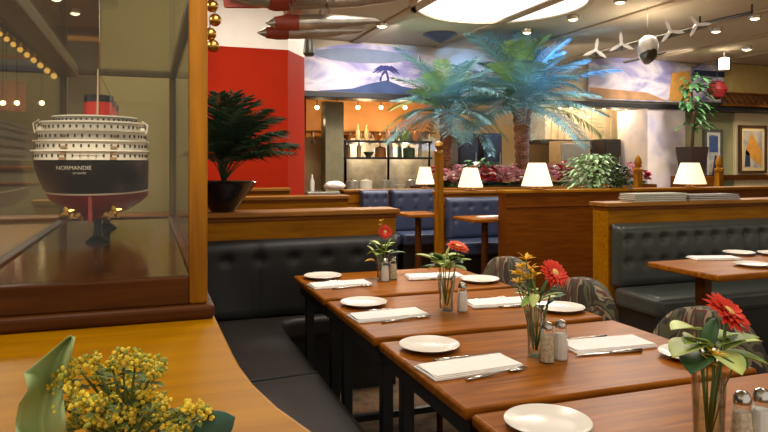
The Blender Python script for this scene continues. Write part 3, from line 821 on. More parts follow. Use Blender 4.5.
M_hullb = plain('hull_black', (26, 24, 22), .3, var=.2, scale=30)
M_hullr = plain('hull_red', (120, 26, 22), .35, var=.15, scale=20)
M_shipw = plain('ship_white', (232, 222, 206), .45, var=.05)
M_dkwin = plain('ship_dark_window', (64, 50, 38), .4)
hb = hull(.064, .142, 6, 'hull', M_hullb)
hull(.0, .060, 7, 'lower_hull', M_hullr)
hull(.060, .064, 1, 'boot_stripe', M_shipw, .004)
def stern_y(x, z):
    o_ = outline(z); best = 0
    for (xa_, ya), (xb_, yb) in zip(o_, o_[1:]):
        if xa_ <= x <= xb_ and min(ya, yb) < .35:
            u = (x-xa_)/max(1e-9, xb_-xa_); return ya+(yb-ya)*u
    return .2
def stern_text(txt, size, z, xoff, name):
    cu = bpy.data.curves.new(name, 'FONT'); cu.body = txt; cu.size = size; cu.align_x = 'CENTER'; cu.extrude = 0
    tmp = bpy.data.objects.new('tmp', cu); C.objects.link(tmp); bpy.context.view_layer.update()
    me = bpy.data.meshes.new_from_object(tmp.evaluated_get(bpy.context.evaluated_depsgraph_get())); bpy.data.objects.remove(tmp)
    bm = bmesh.new(); bm.from_mesh(me)
    r = bmesh.ops.extrude_face_region(bm, geom=list(bm.faces)); nv = set(g for g in r['geom'] if isinstance(g, bmesh.types.BMVert))
    for v_ in bm.verts:
        x, z_ = v_.co.x+xoff, z+v_.co.y
        v_.co = Vector((x, stern_y(x, z_)-(.0016 if v_ in nv else .0002), z_))
    bmesh.ops.recalc_face_normals(bm, faces=bm.faces)
    bm.to_mesh(me); bm.free(); me.name = name; me.materials.clear(); me.materials.append(M_shipw)
    o = bpy.data.objects.new(name, me); C.objects.link(o); o.parent = hb; o['label'] = 'white lettering on the stern'
    return o
stern_text('NORMANDIE', .0125, .120, -.030, 'name_lettering')
stern_text('LE HAVRE', .0065, .110, -.018, 'port_lettering')
# white superstructure: stepped tiers with rounded after ends
def tier(k, z0, z1, y0, hw_, a=.10, y1=.74):
    pts = []
    for j in range(13):
        th = -PI/2+PI*j/12; pts.append((hw_*math.sin(th), y0+a*(1-math.cos(th))))
    poly = pts+[(hw_, y1), (-hw_, y1)]
    tr = MB().prism(poly, z0, z1).build('deckhouse', M_shipw, ship, smooth=True)
    lip = [(x*1.05, y-.008) for x, y in poly]
    MB().prism(lip, z1-.0035, z1).build('deck_edge', M_shipw, tr)
    mb = MB()
    for j in range(1, 24):
        th = -PI/2+PI*j/24
        c_ = Vector((hw_*math.sin(th), y0+a*(1-math.cos(th)), (z0+z1)/2-.001)); ang = math.atan2(a*math.sin(th), hw_*math.cos(th))
        mb.box(-.0020, .0020, -.0010, .001, -(z1-z0)*.20, (z1-z0)*.10, Matrix.Translation(c_) @ Matrix.Rotation(ang, 4, 'Z'))
    for sg in (-1, 1):
        for j in range(22):
            yy = y0+a+.01+j*.022
            mb.box(sg*hw_-.001, sg*hw_+.001, yy, yy+.008, (z0+z1)/2-.005, (z0+z1)/2+.004)
    mb.build('windows', M_dkwin, tr)
Z0 = .142
for k, (h0, h1, ys, hw_) in enumerate(((0, .023, .008, .123), (.023, .046, .026, .122), (.046, .070, .046, .120), (.070, .092, .075, .116), (.092, .108, .12, .095))):
    tier(k, Z0+h0, Z0+h1, ys, hw_)
# terrace wings and stairs seen on the stern
for sg in (-1, 1):
    mb = MB()
    for q in range(5): mb.box(sg*.052-.007, sg*.052+.007, .0+q*.014, .016+q*.014, Z0+q*.013, Z0+q*.013+.006)
    mb.build('stair', plain('deck_teak', (150, 118, 80), .6), ship)
    for q in range(3):
        yy = .09+q*.05
        MB().ball((sg*.112, yy+.04, Z0+.071), .012, (.7, 1.9, .7), 10, 6).build('lifeboat', M_shipw, ship, smooth='all')
        MB().tube([(sg*.121, yy+.02, Z0+.062), (sg*.125, yy+.02, Z0+.085), (sg*.112, yy+.02, Z0+.094)], .0016, 6).build('davit', M_shipw, ship)
mb = MB()
for k in range(25):
    th = -PI/2+PI*k/24; mb.tube([(.121*math.sin(th), .006+.15*(1-math.cos(th)), Z0), (.121*math.sin(th), .006+.15*(1-math.cos(th)), Z0+.011)], .0007, 4)
mb.tube([(.121*math.sin(-PI/2+PI*k/24), .006+.15*(1-math.cos(-PI/2+PI*k/24)), Z0+.011) for k in range(25)], .0008, 4)
mb.build('railing', M_shipw, ship)
M_funr = plain('funnel_red', (206, 44, 26), .4, var=.05)
for k, yy in enumerate((.34, .50, .66)):
    f_ = MB().lathe([(.040, Z0+.098), (.036, Z0+.150)], (0, yy, .006), n=20, sy=1.25).build('funnel', M_funr, ship, smooth=True)
    MB().lathe([(.0375, Z0+.150), (.0365, Z0+.168), (.030, Z0+.168)], (0, yy, .006), n=20, sy=1.25).build('funnel_top', M_hullb, f_, smooth=True)
MB().tube([(.004, .235, Z0+.10), (.004, .25, Z0+.235)], [.0028, .0014], 6).build('mast', plain('mast_buff', (206, 184, 140), .5), ship)
MB().tube([(.004, .25, Z0+.232), (.03, .60, Z0+.17)], .0007, 4).build('rigging', M_dkwin, ship)
MB().prism([(.06, -.004), (.115, -.004), (.14, -.0035), (.14, .0035), (.06, .004)], -.001, .062, None).build('rudder', M_hullr, ship, rot=(0, 0, PI/2), loc=(0, 0, 0))
for (px_, yy, zz) in ((-.052, .10, .018), (.052, .10, .018), (-.03, .135, .012), (.03, .135, .012)):
    mb = MB(); mb.lathe([(.004, -.012), (.006, 0), (.004, .03)], (0, 0, 0), n=10, axis='y')
    for k in range(4):
        a_ = k*PI/2+.4
        mb.blade((0, 0, 0), (math.cos(a_), .15, math.sin(a_)), (0, 1, 0), .017, .011, 0, 3, .15)
    mb.build('propeller', M_brass, ship, loc=(px_, yy, zz), solid=.001)
# support pedestals under the keel
cr0 = thing('ship_stand', 'dark turned pedestal under the stern of the liner model', 'stand', (SX, SY+.30, CZ+.0705), 0, 'pedestals under the liner')
MB().lathe([(.024, 0), (.024, .008), (.012, .016), (.009, .04), (.012, .06), (.014, SZ-CZ-.0705)], n=16).build('column', M_black, cr0, smooth=True)
MB().lathe([(.030, 0), (.030, .004), (.026, .006)], n=16).build('foot', M_black, cr0, smooth=True)
dup(cr0, 'dark turned pedestal under the bow of the liner model', (SX, SY+.70, CZ+.0705))

# ================================================================== FOREGROUND BOUQUET ON THE COUNTER
fb = Vector((0, 0, 1.0505))
q = at(0, 0, 1)
Zb = .58; Xb = (128-384)/F*Zb
fb = Vector((ct*Xb+st*Zb, -st*Xb+ct*Zb, 1.0505))
t = thing('flower_vase', 'low glass vase holding the goldenrod in the lower left corner', 'vase', fb)
MB().lathe([(.032, 0), (.036, .004), (.04, .03), (.034, .052), (.031, .052), (.036, .03), (.033, .008), (.001, .007)], n=24).build('glass_body', M_glass, t, smooth=True)
def rel(px, py, dz=0):
    Z = Zb+dz; X = (px-384)/F*Z
    return Vector((ct*X+st*Z, -st*X+ct*Z, EYE-(py-YH)*Z/F))-fb
rnd = random.Random(5)
cl = [(58, 384), (66, 376), (78, 368), (92, 362), (74, 392), (100, 376), (112, 366), (122, 358), (136, 360), (146, 364), (110, 388), (126, 380), (142, 380), (152, 372), (160, 366),
      (64, 408), (80, 404), (96, 402), (112, 402), (128, 396), (146, 394), (76, 422), (94, 418), (112, 418), (130, 414), (148, 410), (160, 404), (162, 418), (176, 418), (192, 408), (204, 414), (186, 428), (208, 426), (146, 426), (124, 430), (100, 432), (200, 438), (170, 432)]
stems = [cl[i::6] for i in range(6)]
for si, tips in enumerate(stems):
    t = thing('goldenrod_stem', 'yellow-green goldenrod spray in the lower left corner vase', 'flower', fb+Vector((0, 0, .012)), 0, 'goldenrod in the corner vase')
    ms = MB()
    for (px, py) in tips:
        p = rel(px, py, rnd.uniform(-.03, .04))-Vector((0, 0, .012))
        ms.tube([(0, 0, .002), Vector((p.x*.35, p.y*.35, p.z*.6)), p], [.002, .0015, .001], 5)
        m1 = MB()
        for k in range(46):
            dv = Vector((rnd.gauss(0, 1), rnd.gauss(0, 1), rnd.gauss(.3, .9))).normalized()
            r = rnd.uniform(.002, .0095)
            nf_ = len(m1.bm.faces); rr_ = rnd.uniform(.0013, .0024)
            bmesh.ops.create_icosphere(m1.bm, subdivisions=1, radius=1, matrix=Matrix.Translation(p+dv*r) @ Euler((rnd.uniform(0, 6), rnd.uniform(0, 6), 0)).to_matrix().to_4x4() @ Matrix.Diagonal((rr_, rr_, rr_*1.5, 1)))
            if rnd.random() < .35:
                m1.bm.faces.ensure_lookup_table()
                for f_ in m1.bm.faces[nf_:]: f_.material_index = 1
        m1.build('floret_cluster', M_gold, t).data.materials.append(M_goldg)
        for k in range(3):
            a_ = rnd.uniform(0, 2*PI)
            ms.blade(p*.88, (math.cos(a_), math.sin(a_), .3), (0, 0, 1), .02, .007, .3, 4, .15)
    ms.build('stem', plain('goldenrod_stem_green', (92, 108, 46), .6, var=.2), t)
# large wavy leaf
t = thing('broad_leaf', 'large wavy grey-green leaf standing at the left of the goldenrod', 'leaf', fb+Vector((0, 0, .012)))
mid = [(45, 440), (42, 424), (44, 405), (50, 386), (56, 368), (62, 350), (72, 336)]
wl = [(16, 440), (15, 424), (19, 404), (28, 390), (24, 373), (50, 352), (70, 335)]
wr = [(66, 440), (66, 424), (64, 404), (62, 388), (66, 370), (72, 352), (75, 337)]
def interp(P, u):
    k = min(len(P)-2, int(u*(len(P)-1))); f_ = u*(len(P)-1)-k
    return (P[k][0]+(P[k+1][0]-P[k][0])*f_, P[k][1]+(P[k+1][1]-P[k][1])*f_)
mb = MB()
def lf(u, v):
    a_, m_, b_ = interp(wl, v), interp(mid, v), interp(wr, v)
    if u < .5: p_ = (a_[0]+(m_[0]-a_[0])*u*2, a_[1]+(m_[1]-a_[1])*u*2)
    else: p_ = (m_[0]+(b_[0]-m_[0])*(u*2-1), m_[1]+(b_[1]-m_[1])*(u*2-1))
    return rel(p_[0], p_[1], .02-.03*abs(u-.5)*2+.012*math.sin(9*v+(3 if u > .5 else 0))*abs(u-.5)*2)-Vector((0, 0, .012))
mb.grid(lf, 10, 30); M_bl = plain('grey_green_leaf', (160, 182, 122), .55, var=.15, scale=18)
mb.build('leaf_blade', M_bl, t, smooth='all', solid=.0007)
MB().tube([lf(.5, u/12)+Vector((0, 0, .0)) for u in range(13)], [.0016*(1-.06*u) for u in range(13)], 6).build('midrib', M_leafp, t, smooth='all')
t = thing('broad_leaf', 'dark teal leaf low at the right of the goldenrod', 'leaf', fb+Vector((0, 0, .012)))
p0 = rel(196, 436)-Vector((0, 0, .012)); p1 = rel(233, 418)-Vector((0, 0, .012))
MB().blade(p0, p1-p0, (.3, -1, .4), (p1-p0).length*1.05, .03, 0, 8, .1).build('leaf_blade', plain('teal_leaf', (48, 92, 76), .5, var=.2, scale=18), t, smooth='all', solid=.0007)
MB().tube([(0, 0, .0), p0*.6, p0], .0015, 6).build('stem', M_stem, t)

# ================================================================== BIG PALMS
MPb = plain('blue_lit_palm', (88, 128, 134), .5, var=.3, scale=3)  # blue of the spotlight tinted into the frond colour
MPg = plain('green_palm', (100, 130, 74), .5, var=.3, scale=3)
MT = ramp_noise('palm_bark', [(.3, (70, 42, 26)), (.55, (120, 76, 44)), (.75, (150, 104, 64))], 26, .9, False, 3, 0, (1, 1, 2.2), .6)
bp_ = [frond_mesh(1.25, 70, .25, .0105, .50, MPb, droop=.22), frond_mesh(1.2, 70, .25, .0085, .62, MPg, droop=.22), frond_mesh(1.4, 70, .24, .0105, .45, MPb, droop=.28), frond_mesh(1.2, 66, .26, .0085, .8, MPb, droop=.3)]
YP = 8.6
pr = at(522, 172, YP); palm('palm_tree', 'larger palm tree with blue-lit fronds, right of the pair, thick trunk', (pr.x, YP, 1.0), (at(522, 108, YP).z-1.0, .115), 56, bp_, 11, -.35, 1.4, (.82, 1.12), MT, 'tall palms in the planter')
pl_ = at(446, 172, YP); palm('palm_tree', 'smaller palm tree at left of the pair, slimmer trunk', (pl_.x, YP, 1.0), (at(446, 112, YP).z-1.0, .085), 44, bp_, 23, -.5, 1.15, (.62, .92), MT, 'tall palms in the planter')
# planter box behind the divider
xa, xb = at(425, 190, 8.4).x, at(650, 190, 8.4).x
t = thing('planter_box', 'long wooden planter box of flowers behind the lamp divider', 'planter', (xa, 8.25, 0))
bx(0, xb-xa, 0, .7, 0, 1.0).build('box', M_oakd, t)
bx(.03, xb-xa-.03, .03, .67, 1.0, 1.003).build('soil', plain('planter_soil', (60, 44, 30), .9), t)
MPk = plain('cyclamen_pink', (244, 176, 190), .6, var=.3, scale=30); MRd = plain('cyclamen_crimson', (196, 36, 70), .6, var=.3, scale=30); MWh = plain('cyclamen_white', (240, 222, 218), .6, var=.1, scale=30)
def flower_clump(x, y, z, mat, mat2, label, group, W=.14, H=.2):
    t = thing('cyclamen_plant', label, 'flowering plant', (x, y, z), random.uniform(0, 6), group)
    mb = MB()
    for k in range(16):
        a_ = random.uniform(0, 2*PI); mb.blade((0, 0, .01), (math.cos(a_), math.sin(a_), random.uniform(.3, 1.2)), (0, 0, 1), W*.8, .07, .5, 4, .15)
    mb.build('leaves', M_leafd, t)
    for (nm, m_, cnt) in (('blooms', mat, 30), ('pale_blooms', mat2, 14)):
        mb = MB()
        for k in range(cnt):
            a_ = random.uniform(0, 2*PI); rr = W*math.sqrt(random.random()); p_ = Vector((rr*math.cos(a_), rr*math.sin(a_), H*random.uniform(.35, 1.0)*(1-.5*(rr/W)**2)))
            for j in range(5):
                b_ = random.uniform(0, 2*PI); mb.blade(p_, (math.cos(b_), math.sin(b_), random.uniform(.2, 1.0)), (0, 0, 1), .07, .06, .1, 3, .2)
        mb.build(nm, m_, t)
    return t
fl_px = [(434, 0), (447, 1), (460, 1), (475, 1), (486, 0), (496, 0), (504, 1), (513, 1), (556, 0), (565, 0), (549, 1), (640, 0), (630, 1)]
for (px, kx) in fl_px:
    q = at(px, 180, 8.33+.1*(px % 3))
    flower_clump(q.x, q.y, 1.004, MRd if kx == 0 else MPk, MWh, 'crimson cyclamen plant in the planter below the palms' if kx == 0 else 'pale pink cyclamen plant in the planter below the palms',
                 'crimson cyclamens' if kx == 0 else 'pink cyclamens', .17*random.uniform(.8, 1.2), .31*random.uniform(.75, 1.15))
def bush(label, px0, px1, pyt, y, z0, mat, n_, L, W, name='leafy_plant'):
    a_, b_ = at(px0, 180, y), at(px1, 180, y); zt = at((px0+px1)/2, pyt, y).z
    t = thing(name, label, 'plant', ((a_.x+b_.x)/2, y, z0))
    hw_ = (b_.x-a_.x)/2; H = zt-z0
    ms = MB()
    for k in range(12):
        an = 2*PI*k/12; ms.tube([(0, 0, 0), (hw_*.3*math.cos(an), .1*math.sin(an), H*.45), (hw_*.6*math.cos(an), .16*math.sin(an), H*(.8-.2*(k % 3)))], .006, 5)
    ms.build('stems', M_stem, t)
    mb = MB()
    for k in range(n_):
        an = random.uniform(0, 2*PI); ph = random.uniform(.05, 1.0)
        rr = math.sqrt(random.random()); zz = H*ph; lim = math.sqrt(max(.05, 1-(ph-.35)**2/.5))
        p_ = Vector((hw_*.9*lim*rr*math.cos(an), min(hw_, .28)*lim*rr*math.sin(an), zz*.92))
        mb.blade(p_, (math.cos(an), math.sin(an), random.uniform(-.3, .9)), (0, 0, 1), L*random.uniform(.7, 1.3), W, .4, 4, .15)
    mb.build('foliage', mat, t)
    return t
bush('bushy variegated green plant at the middle, beside the large lampshade', 567, 622, 152, Y2+.42, 1.0, plain('variegated_green', (156, 186, 138), .5, var=.45, scale=10), 480, .10, .04)
bx_ = at(596, 180, Y2+.42)
t = thing('planter_box', 'brown planter box holding the bushy variegated plant', 'planter', (bx_.x, Y2+.42, 0))
bx(-.42, .42, -.2, .2, 0, 1.0).build('box', M_oakd, t, bevel=.006)
bush('dark trailing ivy at the right of the bushy variegated plant', 613, 628, 164, Y2+.1, 1.055, plain('dark_ivy', (30, 52, 34), .5, var=.3), 90, .07, .05, 'ivy_plant')
bush('low green plant between the two palm trunks', 462, 500, 158, 8.75, 1.004, M_leafd, 110, .14, .06)

# ================================================================== TALL POTTED PLANT AT RIGHT + POSTERS
q = at(692, 165, 9.2)
t = thing('plant_pot', 'tall dark square pot below the leafy plant at right', 'pot', (q.x, 9.2, at(692, 176, 9.2).z))
zb_ = at(692, 147, 9.2).z-at(692, 176, 9.2).z
MB().lathe([(.20, 0), (.27, zb_), (.25, zb_), (.24, zb_-.03), (.01, zb_-.03)], n=4).build('pot_body', plain('dark_brown_pot', (48, 32, 28), .5), t, rot=(0, 0, PI/4))
pz = t.location.z
t2 = thing('pedestal', 'brown pedestal carrying the tall dark pot at right', 'pedestal', (q.x, 9.2, 0)); bx(-.25, .25, -.25, .25, 0, pz-.001).build('pedestal_body', M_oakd, t2, bevel=.01)
tt = thing('leafy_plant', 'tall leafy green plant reaching past the dark soffit at right', 'plant', (q.x, 9.2, pz+zb_-.02))
H = at(692, 74, 9.2).z-(pz+zb_)
MB().tube([(0, 0, 0), (.04, 0, H*.4), (-.02, 0, H*.9)], [.03, .024, .012], 8).build('stem', plain('bark_brown', (110, 84, 54), .8), tt, smooth='all')
mb = MB()
for k in range(150):
    u = random.uniform(.25, 1); an = random.uniform(0, 2*PI); rr = random.uniform(.02, .28)
    if .38 < u < .5 and random.random() < .6: continue
    mb.blade((rr*math.cos(an), -abs(rr*math.sin(an))*.8, H*u), (math.cos(an), -abs(math.sin(an)), random.uniform(-.5, .7)), (0, 0, 1), random.uniform(.14, .24), .07, .4, 4, .15)
mb.build('foliage', plain('glossy_green', (60, 104, 58), .45, var=.4, scale=8), tt)
q = at(717, 90, 9.3)
gerb = thing('flower_stand_in', 'small round red globe standing in for the flower at upper right', 'lantern', (q.x, 9.3, q.z))  # red globe put in place of a flower, not a lamp
MB().lathe([(.04, -.17), (.12, -.13), (.175, 0), (.12, .13), (.04, .17)], n=20).build('shade', plain('flower_red', (130, 24, 24), .6, var=.15), gerb, smooth=True)
MB().tube([(0, 0, .165), (0, 0, CE-q.z)], .006, 6).build('cord', M_black, gerb)
def poster(label, px0, py0, px1, py1, y, cols, fm, mat_w, shapes):
    a_, b_ = at(px0, py0, y), at(px1, py1, y)
    hw_ = (b_.x-a_.x)/2; zt = a_.z; zb = b_.z; hh_ = (zt-zb)/2
    t = thing('framed_poster', label, 'picture', ((a_.x+b_.x)/2, y, (zt+zb)/2))
    mb = MB(); f_ = .05
    mb.box(-hw_, hw_, -.03, .03, hh_-f_, hh_).box(-hw_, hw_, -.03, .03, -hh_, -hh_+f_).box(-hw_, -hw_+f_, -.03, .03, -hh_+f_, hh_-f_).box(hw_-f_, hw_, -.03, .03, -hh_+f_, hh_-f_)
    mb.build('frame', fm, t, bevel=.006)
    bx(-hw_+f_, hw_-f_, -.005, .02, -hh_+f_, hh_-f_).build('mat_board', mat_w, t)
    i = f_+.06
    p_ = bx(-hw_+i, hw_-i, -.012, -.005, -hh_+i, hh_-i).build('print', ramp_noise(label[:12]+'_print', cols, 3, .6, False, 3, .4), t)
    for (pl, mt) in shapes:
        MB().prism([(x*(hw_-i), z*(hh_-i)) for x, z in pl], .012, .016, RX).build('printed_shape', mt, p_)
MO = plain('print_ochre', (216, 150, 60), .6, var=.15, scale=6); MNv = plain('print_navy', (44, 56, 84), .6)
poster('framed poster with ochre sail shape on the cream wall at far right', 739, 125, 766, 173, 9.80, [(.3, (120, 130, 150)), (.6, (206, 190, 160))], plain('dark_frame', (74, 48, 26), .4), plain('mat_cream', (222, 196, 146), .7),
       [([(-.9, -.2), (-.2, .9), (.9, -.1), (.9, -.95), (.1, -.6)], MO), ([(-.9, -.95), (-.3, -.95), (-.4, -.2), (-.8, .0)], MNv)])
poster('narrow framed poster of a seaside scene on the sage wall', 704, 129, 722, 190, 9.84, [(.3, (90, 120, 150)), (.55, (214, 208, 196)), (.7, (150, 120, 90))], plain('grey_frame', (90, 88, 80), .4), plain('mat_white', (222, 216, 204), .7),
       [([(-.95, .3), (.95, .3), (.95, .95), (-.95, .95)], plain('print_blue', (70, 96, 140), .6, var=.2)), ([(-.6, -.9), (.2, -.9), (.9, .1), (.3, .2)], MNv)])
# golden figurines on the dividers
for (px, lab) in ((719, 'golden wooden finial post in front of the narrow poster'), (638, 'golden finial post near the lilac pillar')):
    q = at(px, 190, 6.9); t = thing('divider_post', lab, 'post', (q.x, 6.9, 0))
    bx(-.04, .04, -.04, .04, 0, 1.22).build('shaft', M_post, t, bevel=.005)
    MB().lathe([(.06, 1.22), (.06, 1.25), (.03, 1.27), (.05, 1.33), (.035, 1.39), (.001, 1.44)], n=14).build('finial', M_post, t, smooth=True)

# ================================================================== KITCHEN
MSt = plain('stainless_steel', (176, 172, 160), .35, .7, var=.15, scale=8)
x0, x1 = at(304, 150, 10.3).x, at(632, 150, 9.6).x
t = thing('kitchen_counter', 'long kitchen pass counter below the mural', 'counter', (x0, 10.0, 0))
bx(0, x1-x0, .0, .6, 0, .84).build('counter_front', M_oak, t); bx(-.02, x1-x0, -.04, .64, .84, .88).build('counter_top', MSt, t, bevel=.006)
# glowing orange soffit back panel with bulbs
xa, xb = at(306, 115, 11.0).x, at(432, 115, 11.0).x
t = thing('kitchen_hood', 'orange-brown lit kitchen hood panel under the mural', 'hood', (xa, 11.0, 0))
bx(0, xb-xa, 0, .5, 1.80, CE-.002).build('hood_panel', plain('hood_orange', (206, 140, 72), .5, var=.2, scale=2), t)
bx(-.02, xb-xa+.02, -.06, .0, 1.76, 1.80).build('hood_lip', M_brass, t)
for k, px in enumerate((317, 337, 358, 381, 405)):
    q = at(px, 107.5, 10.6)
    t = thing('pendant_light', 'small glowing bulb in the row below the mural', 'light', (q.x, 10.6, q.z), 0, 'kitchen bulbs below the mural')
    MB().ball((0, 0, 0), .035, u=10, v=8).build('bulb', M_bulb, t, smooth='all'); MB().tube([(0, 0, .03), (0, 0, CE-q.z)], .008, 6).build('cord', M_black, t)
for px in (325, 365, 405): lamp('POINT', at(px, 122, 10.35), 15, size=.08, col=(1, .72, .4), name='kitchen_bulb')
for px in (545, 585, 615): lamp('POINT', at(px, 112, 10.3), 14, size=.08, col=(1, .84, .62), name='kitchen_bulb')
for px in (470, 505): lamp('POINT', at(px, 118, 10.4), 9, size=.08, col=(1, .8, .55), name='kitchen_bulb')
xa = at(325, 115, 10.2).x; xb = at(343, 115, 10.2).x
struct(bx(xa, xb, 10.16, 10.45, .88, 2.31), 'pillar_grey', plain('grey_green_paint', (132, 124, 92), .6, var=.1))
# shelves (dark rails) with dishes and bottles
def shelf(label, px0, px1, py, y, mat):
    a_, b_ = at(px0, py, y), at(px1, py, y)
    t = thing('wall_shelf', label, 'shelf', (a_.x, y, a_.z)); bx(0, b_.x-a_.x, -.02, .32, -.035, 0).build('board', mat, t, bevel=.004)
    mb = MB()
    for k in range(3): xx = (b_.x-a_.x)*(k+.03)/2.1; mb.box(xx, xx+.03, .02, .05, -(a_.z-.882), -.035)
    mb.build('uprights', M_black, t)
    return a_, b_
MBt = [plain('bottle_amber', (150, 92, 40), .25, var=.2), plain('bottle_green', (70, 90, 60), .25, var=.2), plain('dish_white', (226, 218, 200), .4), plain('jar_tan', (190, 160, 112), .5)]
protos = {}
def item(kind, loc, label, group, mat):
    key = (kind, mat.name)
    if key not in protos:
        prof = {'bottle': [(.04, 0), (.04, .17), (.016, .21), (.016, .27), (.002, .27)], 'bowl': [(.04, 0), (.05, .02), (.10, .09), (.094, .09), (.04, .03), (.001, .03)],
                'pot': [(.10, 0), (.105, .13), (.10, .16), (.02, .18), (.02, .2), (.001, .2)], 'plates': [(.06, 0), (.11, .012), (.11, .09), (.001, .09)]}[kind]
        nm = {'bottle': 'bottle', 'bowl': 'bowl', 'pot': 'cooking_pot', 'plates': 'dish_stack'}[kind]
        o = MB().lathe(prof, n=14).build(nm, mat, smooth=True); protos[key] = o; tag(o, label, {'bottle': 'bottle', 'bowl': 'bowl', 'pot': 'pot', 'plates': 'dishes'}[kind], group); o.location = loc; return o
    return dup(protos[key], label, loc, group=group)
a_, b_ = shelf('upper dark kitchen shelf under the orange hood', 344, 432, 140, 10.5, M_black)
a2, b2 = shelf('lower dark kitchen shelf behind the pass counter', 344, 432, 157, 10.5, M_black)
for (A, B, nm) in ((a_, b_, 'upper'), (a2, b2, 'lower')):
    L = B.x-A.x; k = 0; x = .12
    while x < L-.1:
        kind = random.choice(['bottle', 'bottle', 'bowl', 'pot', 'bowl']); m_ = random.choice(MBt)
        item(kind, (A.x+x, A.y+.17, A.z+.001), '%s standing among others on the %s kitchen shelf' % ({'bottle': 'bottle', 'bowl': 'bowl', 'pot': 'lidded pot'}[kind], nm), 'wares on the %s kitchen shelf' % nm+' ('+kind+')', m_)
        x += random.uniform(.15, .21)
for (px, kind, m_) in ((352, 'pot', MSt), (366, 'pot', MBt[2]), (385, 'pot', MSt), (400, 'bowl', MBt[2]), (412, 'pot', MSt), (312, 'bottle', MBt[2])):
    q = at(px, 180, 10.25); item(kind, (q.x, 10.25, .881), '%s on the kitchen pass counter' % {'pot': 'round lidded pot', 'bowl': 'white bowl', 'bottle': 'white bottle'}[kind], 'wares on the kitchen counter ('+kind+')', m_)
# white cloth pile
q = at(335, 186, 9.0)
t = thing('cloth_pile', 'crumpled pile of white cloths before the kitchen at left', 'cloth', (q.x, 8.1, 1.06))
t.location.x = at(335, 186, 8.1).x; t.location.z = .9905
mb = MB()
def cl_(u, v):
    a_ = 2*PI*u; r_ = math.sin(PI*v); return Vector((.14*r_*math.cos(a_)*(1+.12*math.sin(3*a_)), .08*r_*math.sin(a_), .10*(1-math.cos(PI*v))/2*(1+.15*math.sin(5*a_+6*v))))
mb.grid(cl_, 24, 10); mb.build('folded_cloth', M_linen, t, smooth='all')
# stainless hood and equipment on the right half of the kitchen
xa, xb = at(545, 115, 10.8).x, at(630, 115, 10.8).x
t = thing('kitchen_hood', 'pale ribbed stainless hood at the right of the palms', 'hood', (xa, 10.8, 0))
mb = MB(); nn = 26
for k in range(nn):
    u0 = (xb-xa)*k/nn; mb.box(u0, u0+(xb-xa)/nn, (.02 if k % 2 else 0), .5, 1.78, CE-.002)
mb.build('ribbed_panel', plain('pale_steel', (224, 204, 166), .4, .2, var=.12, scale=5), t)
bx(-.02, xb-xa, -.05, .6, 1.70, 1.78).build('hood_lip', plain('dark_lip', (60, 48, 36), .5), t)
def cabinet(label, px0, px1, py0, y, mat, doormat):
    a_, b_ = at(px0, py0, y), at(px1, py0, y); W = b_.x-a_.x
    t = thing('kitchen_cabinet', label, 'cabinet', (a_.x, y, .881))
    H_ = a_.z-.881
    bx(0, W, 0, .35, 0, H_).build('body', mat, t, bevel=.005)
    d_ = bx(.03, W-.03, -.02, 0, .04, H_-.04).build('door', doormat, t, bevel=.005)
    bx(W*.82, W*.86, -.045, -.02, H_*.35, H_*.65).build('handle', MSt, d_)
MDk = plain('dark_niche', (46, 36, 30), .6)  # dark boxes below stand in for a niche and two doorways
cabinet('pale steel cabinet left of the dark niche box, right of the palms', 560, 590, 141, 10.25, plain('cab_tan', (190, 160, 116), .5), MSt)
cabinet('dark box in place of the niche by the lilac pillar', 604, 621, 139, 10.25, MDk, plain('niche_black', (34, 28, 26), .3))
cabinet('dark box in place of the doorway between the palm trunks', 458, 478, 133, 10.25, MDk, plain('doorway_black', (40, 38, 34), .3))
cabinet('dark box in place of the doorway just left of the right palm trunk', 484, 502, 133, 10.25, MDk, plain('doorway_black2', (36, 34, 30), .3))
for k, px in enumerate((560, 571, 582, 593, 604, 615, 626)):
    q = at(px, 108.5, 9.9)
    t = thing('pendant_light', 'small glowing bulb under the dark soffit right of the palms', 'light', (q.x, 9.9, q.z), 0, 'bulbs under the right soffit')
    MB().ball((0, 0, 0), .026, u=10, v=8).build('bulb', M_bulb, t, smooth='all'); MB().tube([(0, 0, .02), (0, 0, 2.31-q.z)], .008, 6).build('cord', M_black, t)

# ================================================================== MODEL AIRCRAFT AND CEILING FITTINGS
MAl = plain('aluminium_skin', (188, 180, 168), .28, .75, var=.25, scale=10)
MRn = plain('aircraft_red', (150, 60, 40), .4, var=.15, scale=10)
def wire(parent, a_, zt): MB().tube([a_, (a_[0], a_[1], zt)], .0025, 5).build('hanging_wire', M_black, parent)
# floatplane over the red wall (pointing left)
A0 = Vector((1.05, 4.2, 2.42))
t = thing('model_floatplane', 'silver floatplane model with red nose hanging above the red wall', 'model aircraft', A0, .0)
tl = -.09
fus = MB().lathe([(.002, -.60), (.03, -.56), (.065, -.44), (.085, -.25), (.09, -.05), (.075, .25), (.04, .52), (.012, .68)], n=20, axis='x').build('fuselage', MAl, t, smooth=True, rot=(0, tl, 0))
MB().lathe([(.082, -.34), (.094, -.30), (.094, -.22), (.088, -.20)], n=20, axis='x').build('cowl_band', MRn, fus, smooth=True)
MB().prism([(-.62, .0), (-.60, .03), (-.40, .05), (-.35, .03), (-.36, 0)], -.045, .045, Matrix.Translation((0, 0, -.02))).build('nose_plate', MRn, fus)
def wing(nm, z, span, chord, x0, mt):
    return MB().prism([(x0, -span), (x0+.02, -span-.03), (x0+chord-.02, -span-.03), (x0+chord, -span), (x0+chord+.02, 0), (x0+chord, span), (x0+chord-.02, span+.03), (x0+.02, span+.03), (x0, span), (x0-.02, 0)], z-.012, z+.012).build(nm, mt, fus, bevel=.006)
wing('upper_wing', .15, .62, .26, -.22, MAl); wing('lower_wing', -.06, .5, .22, -.18, MAl)
mb = MB()
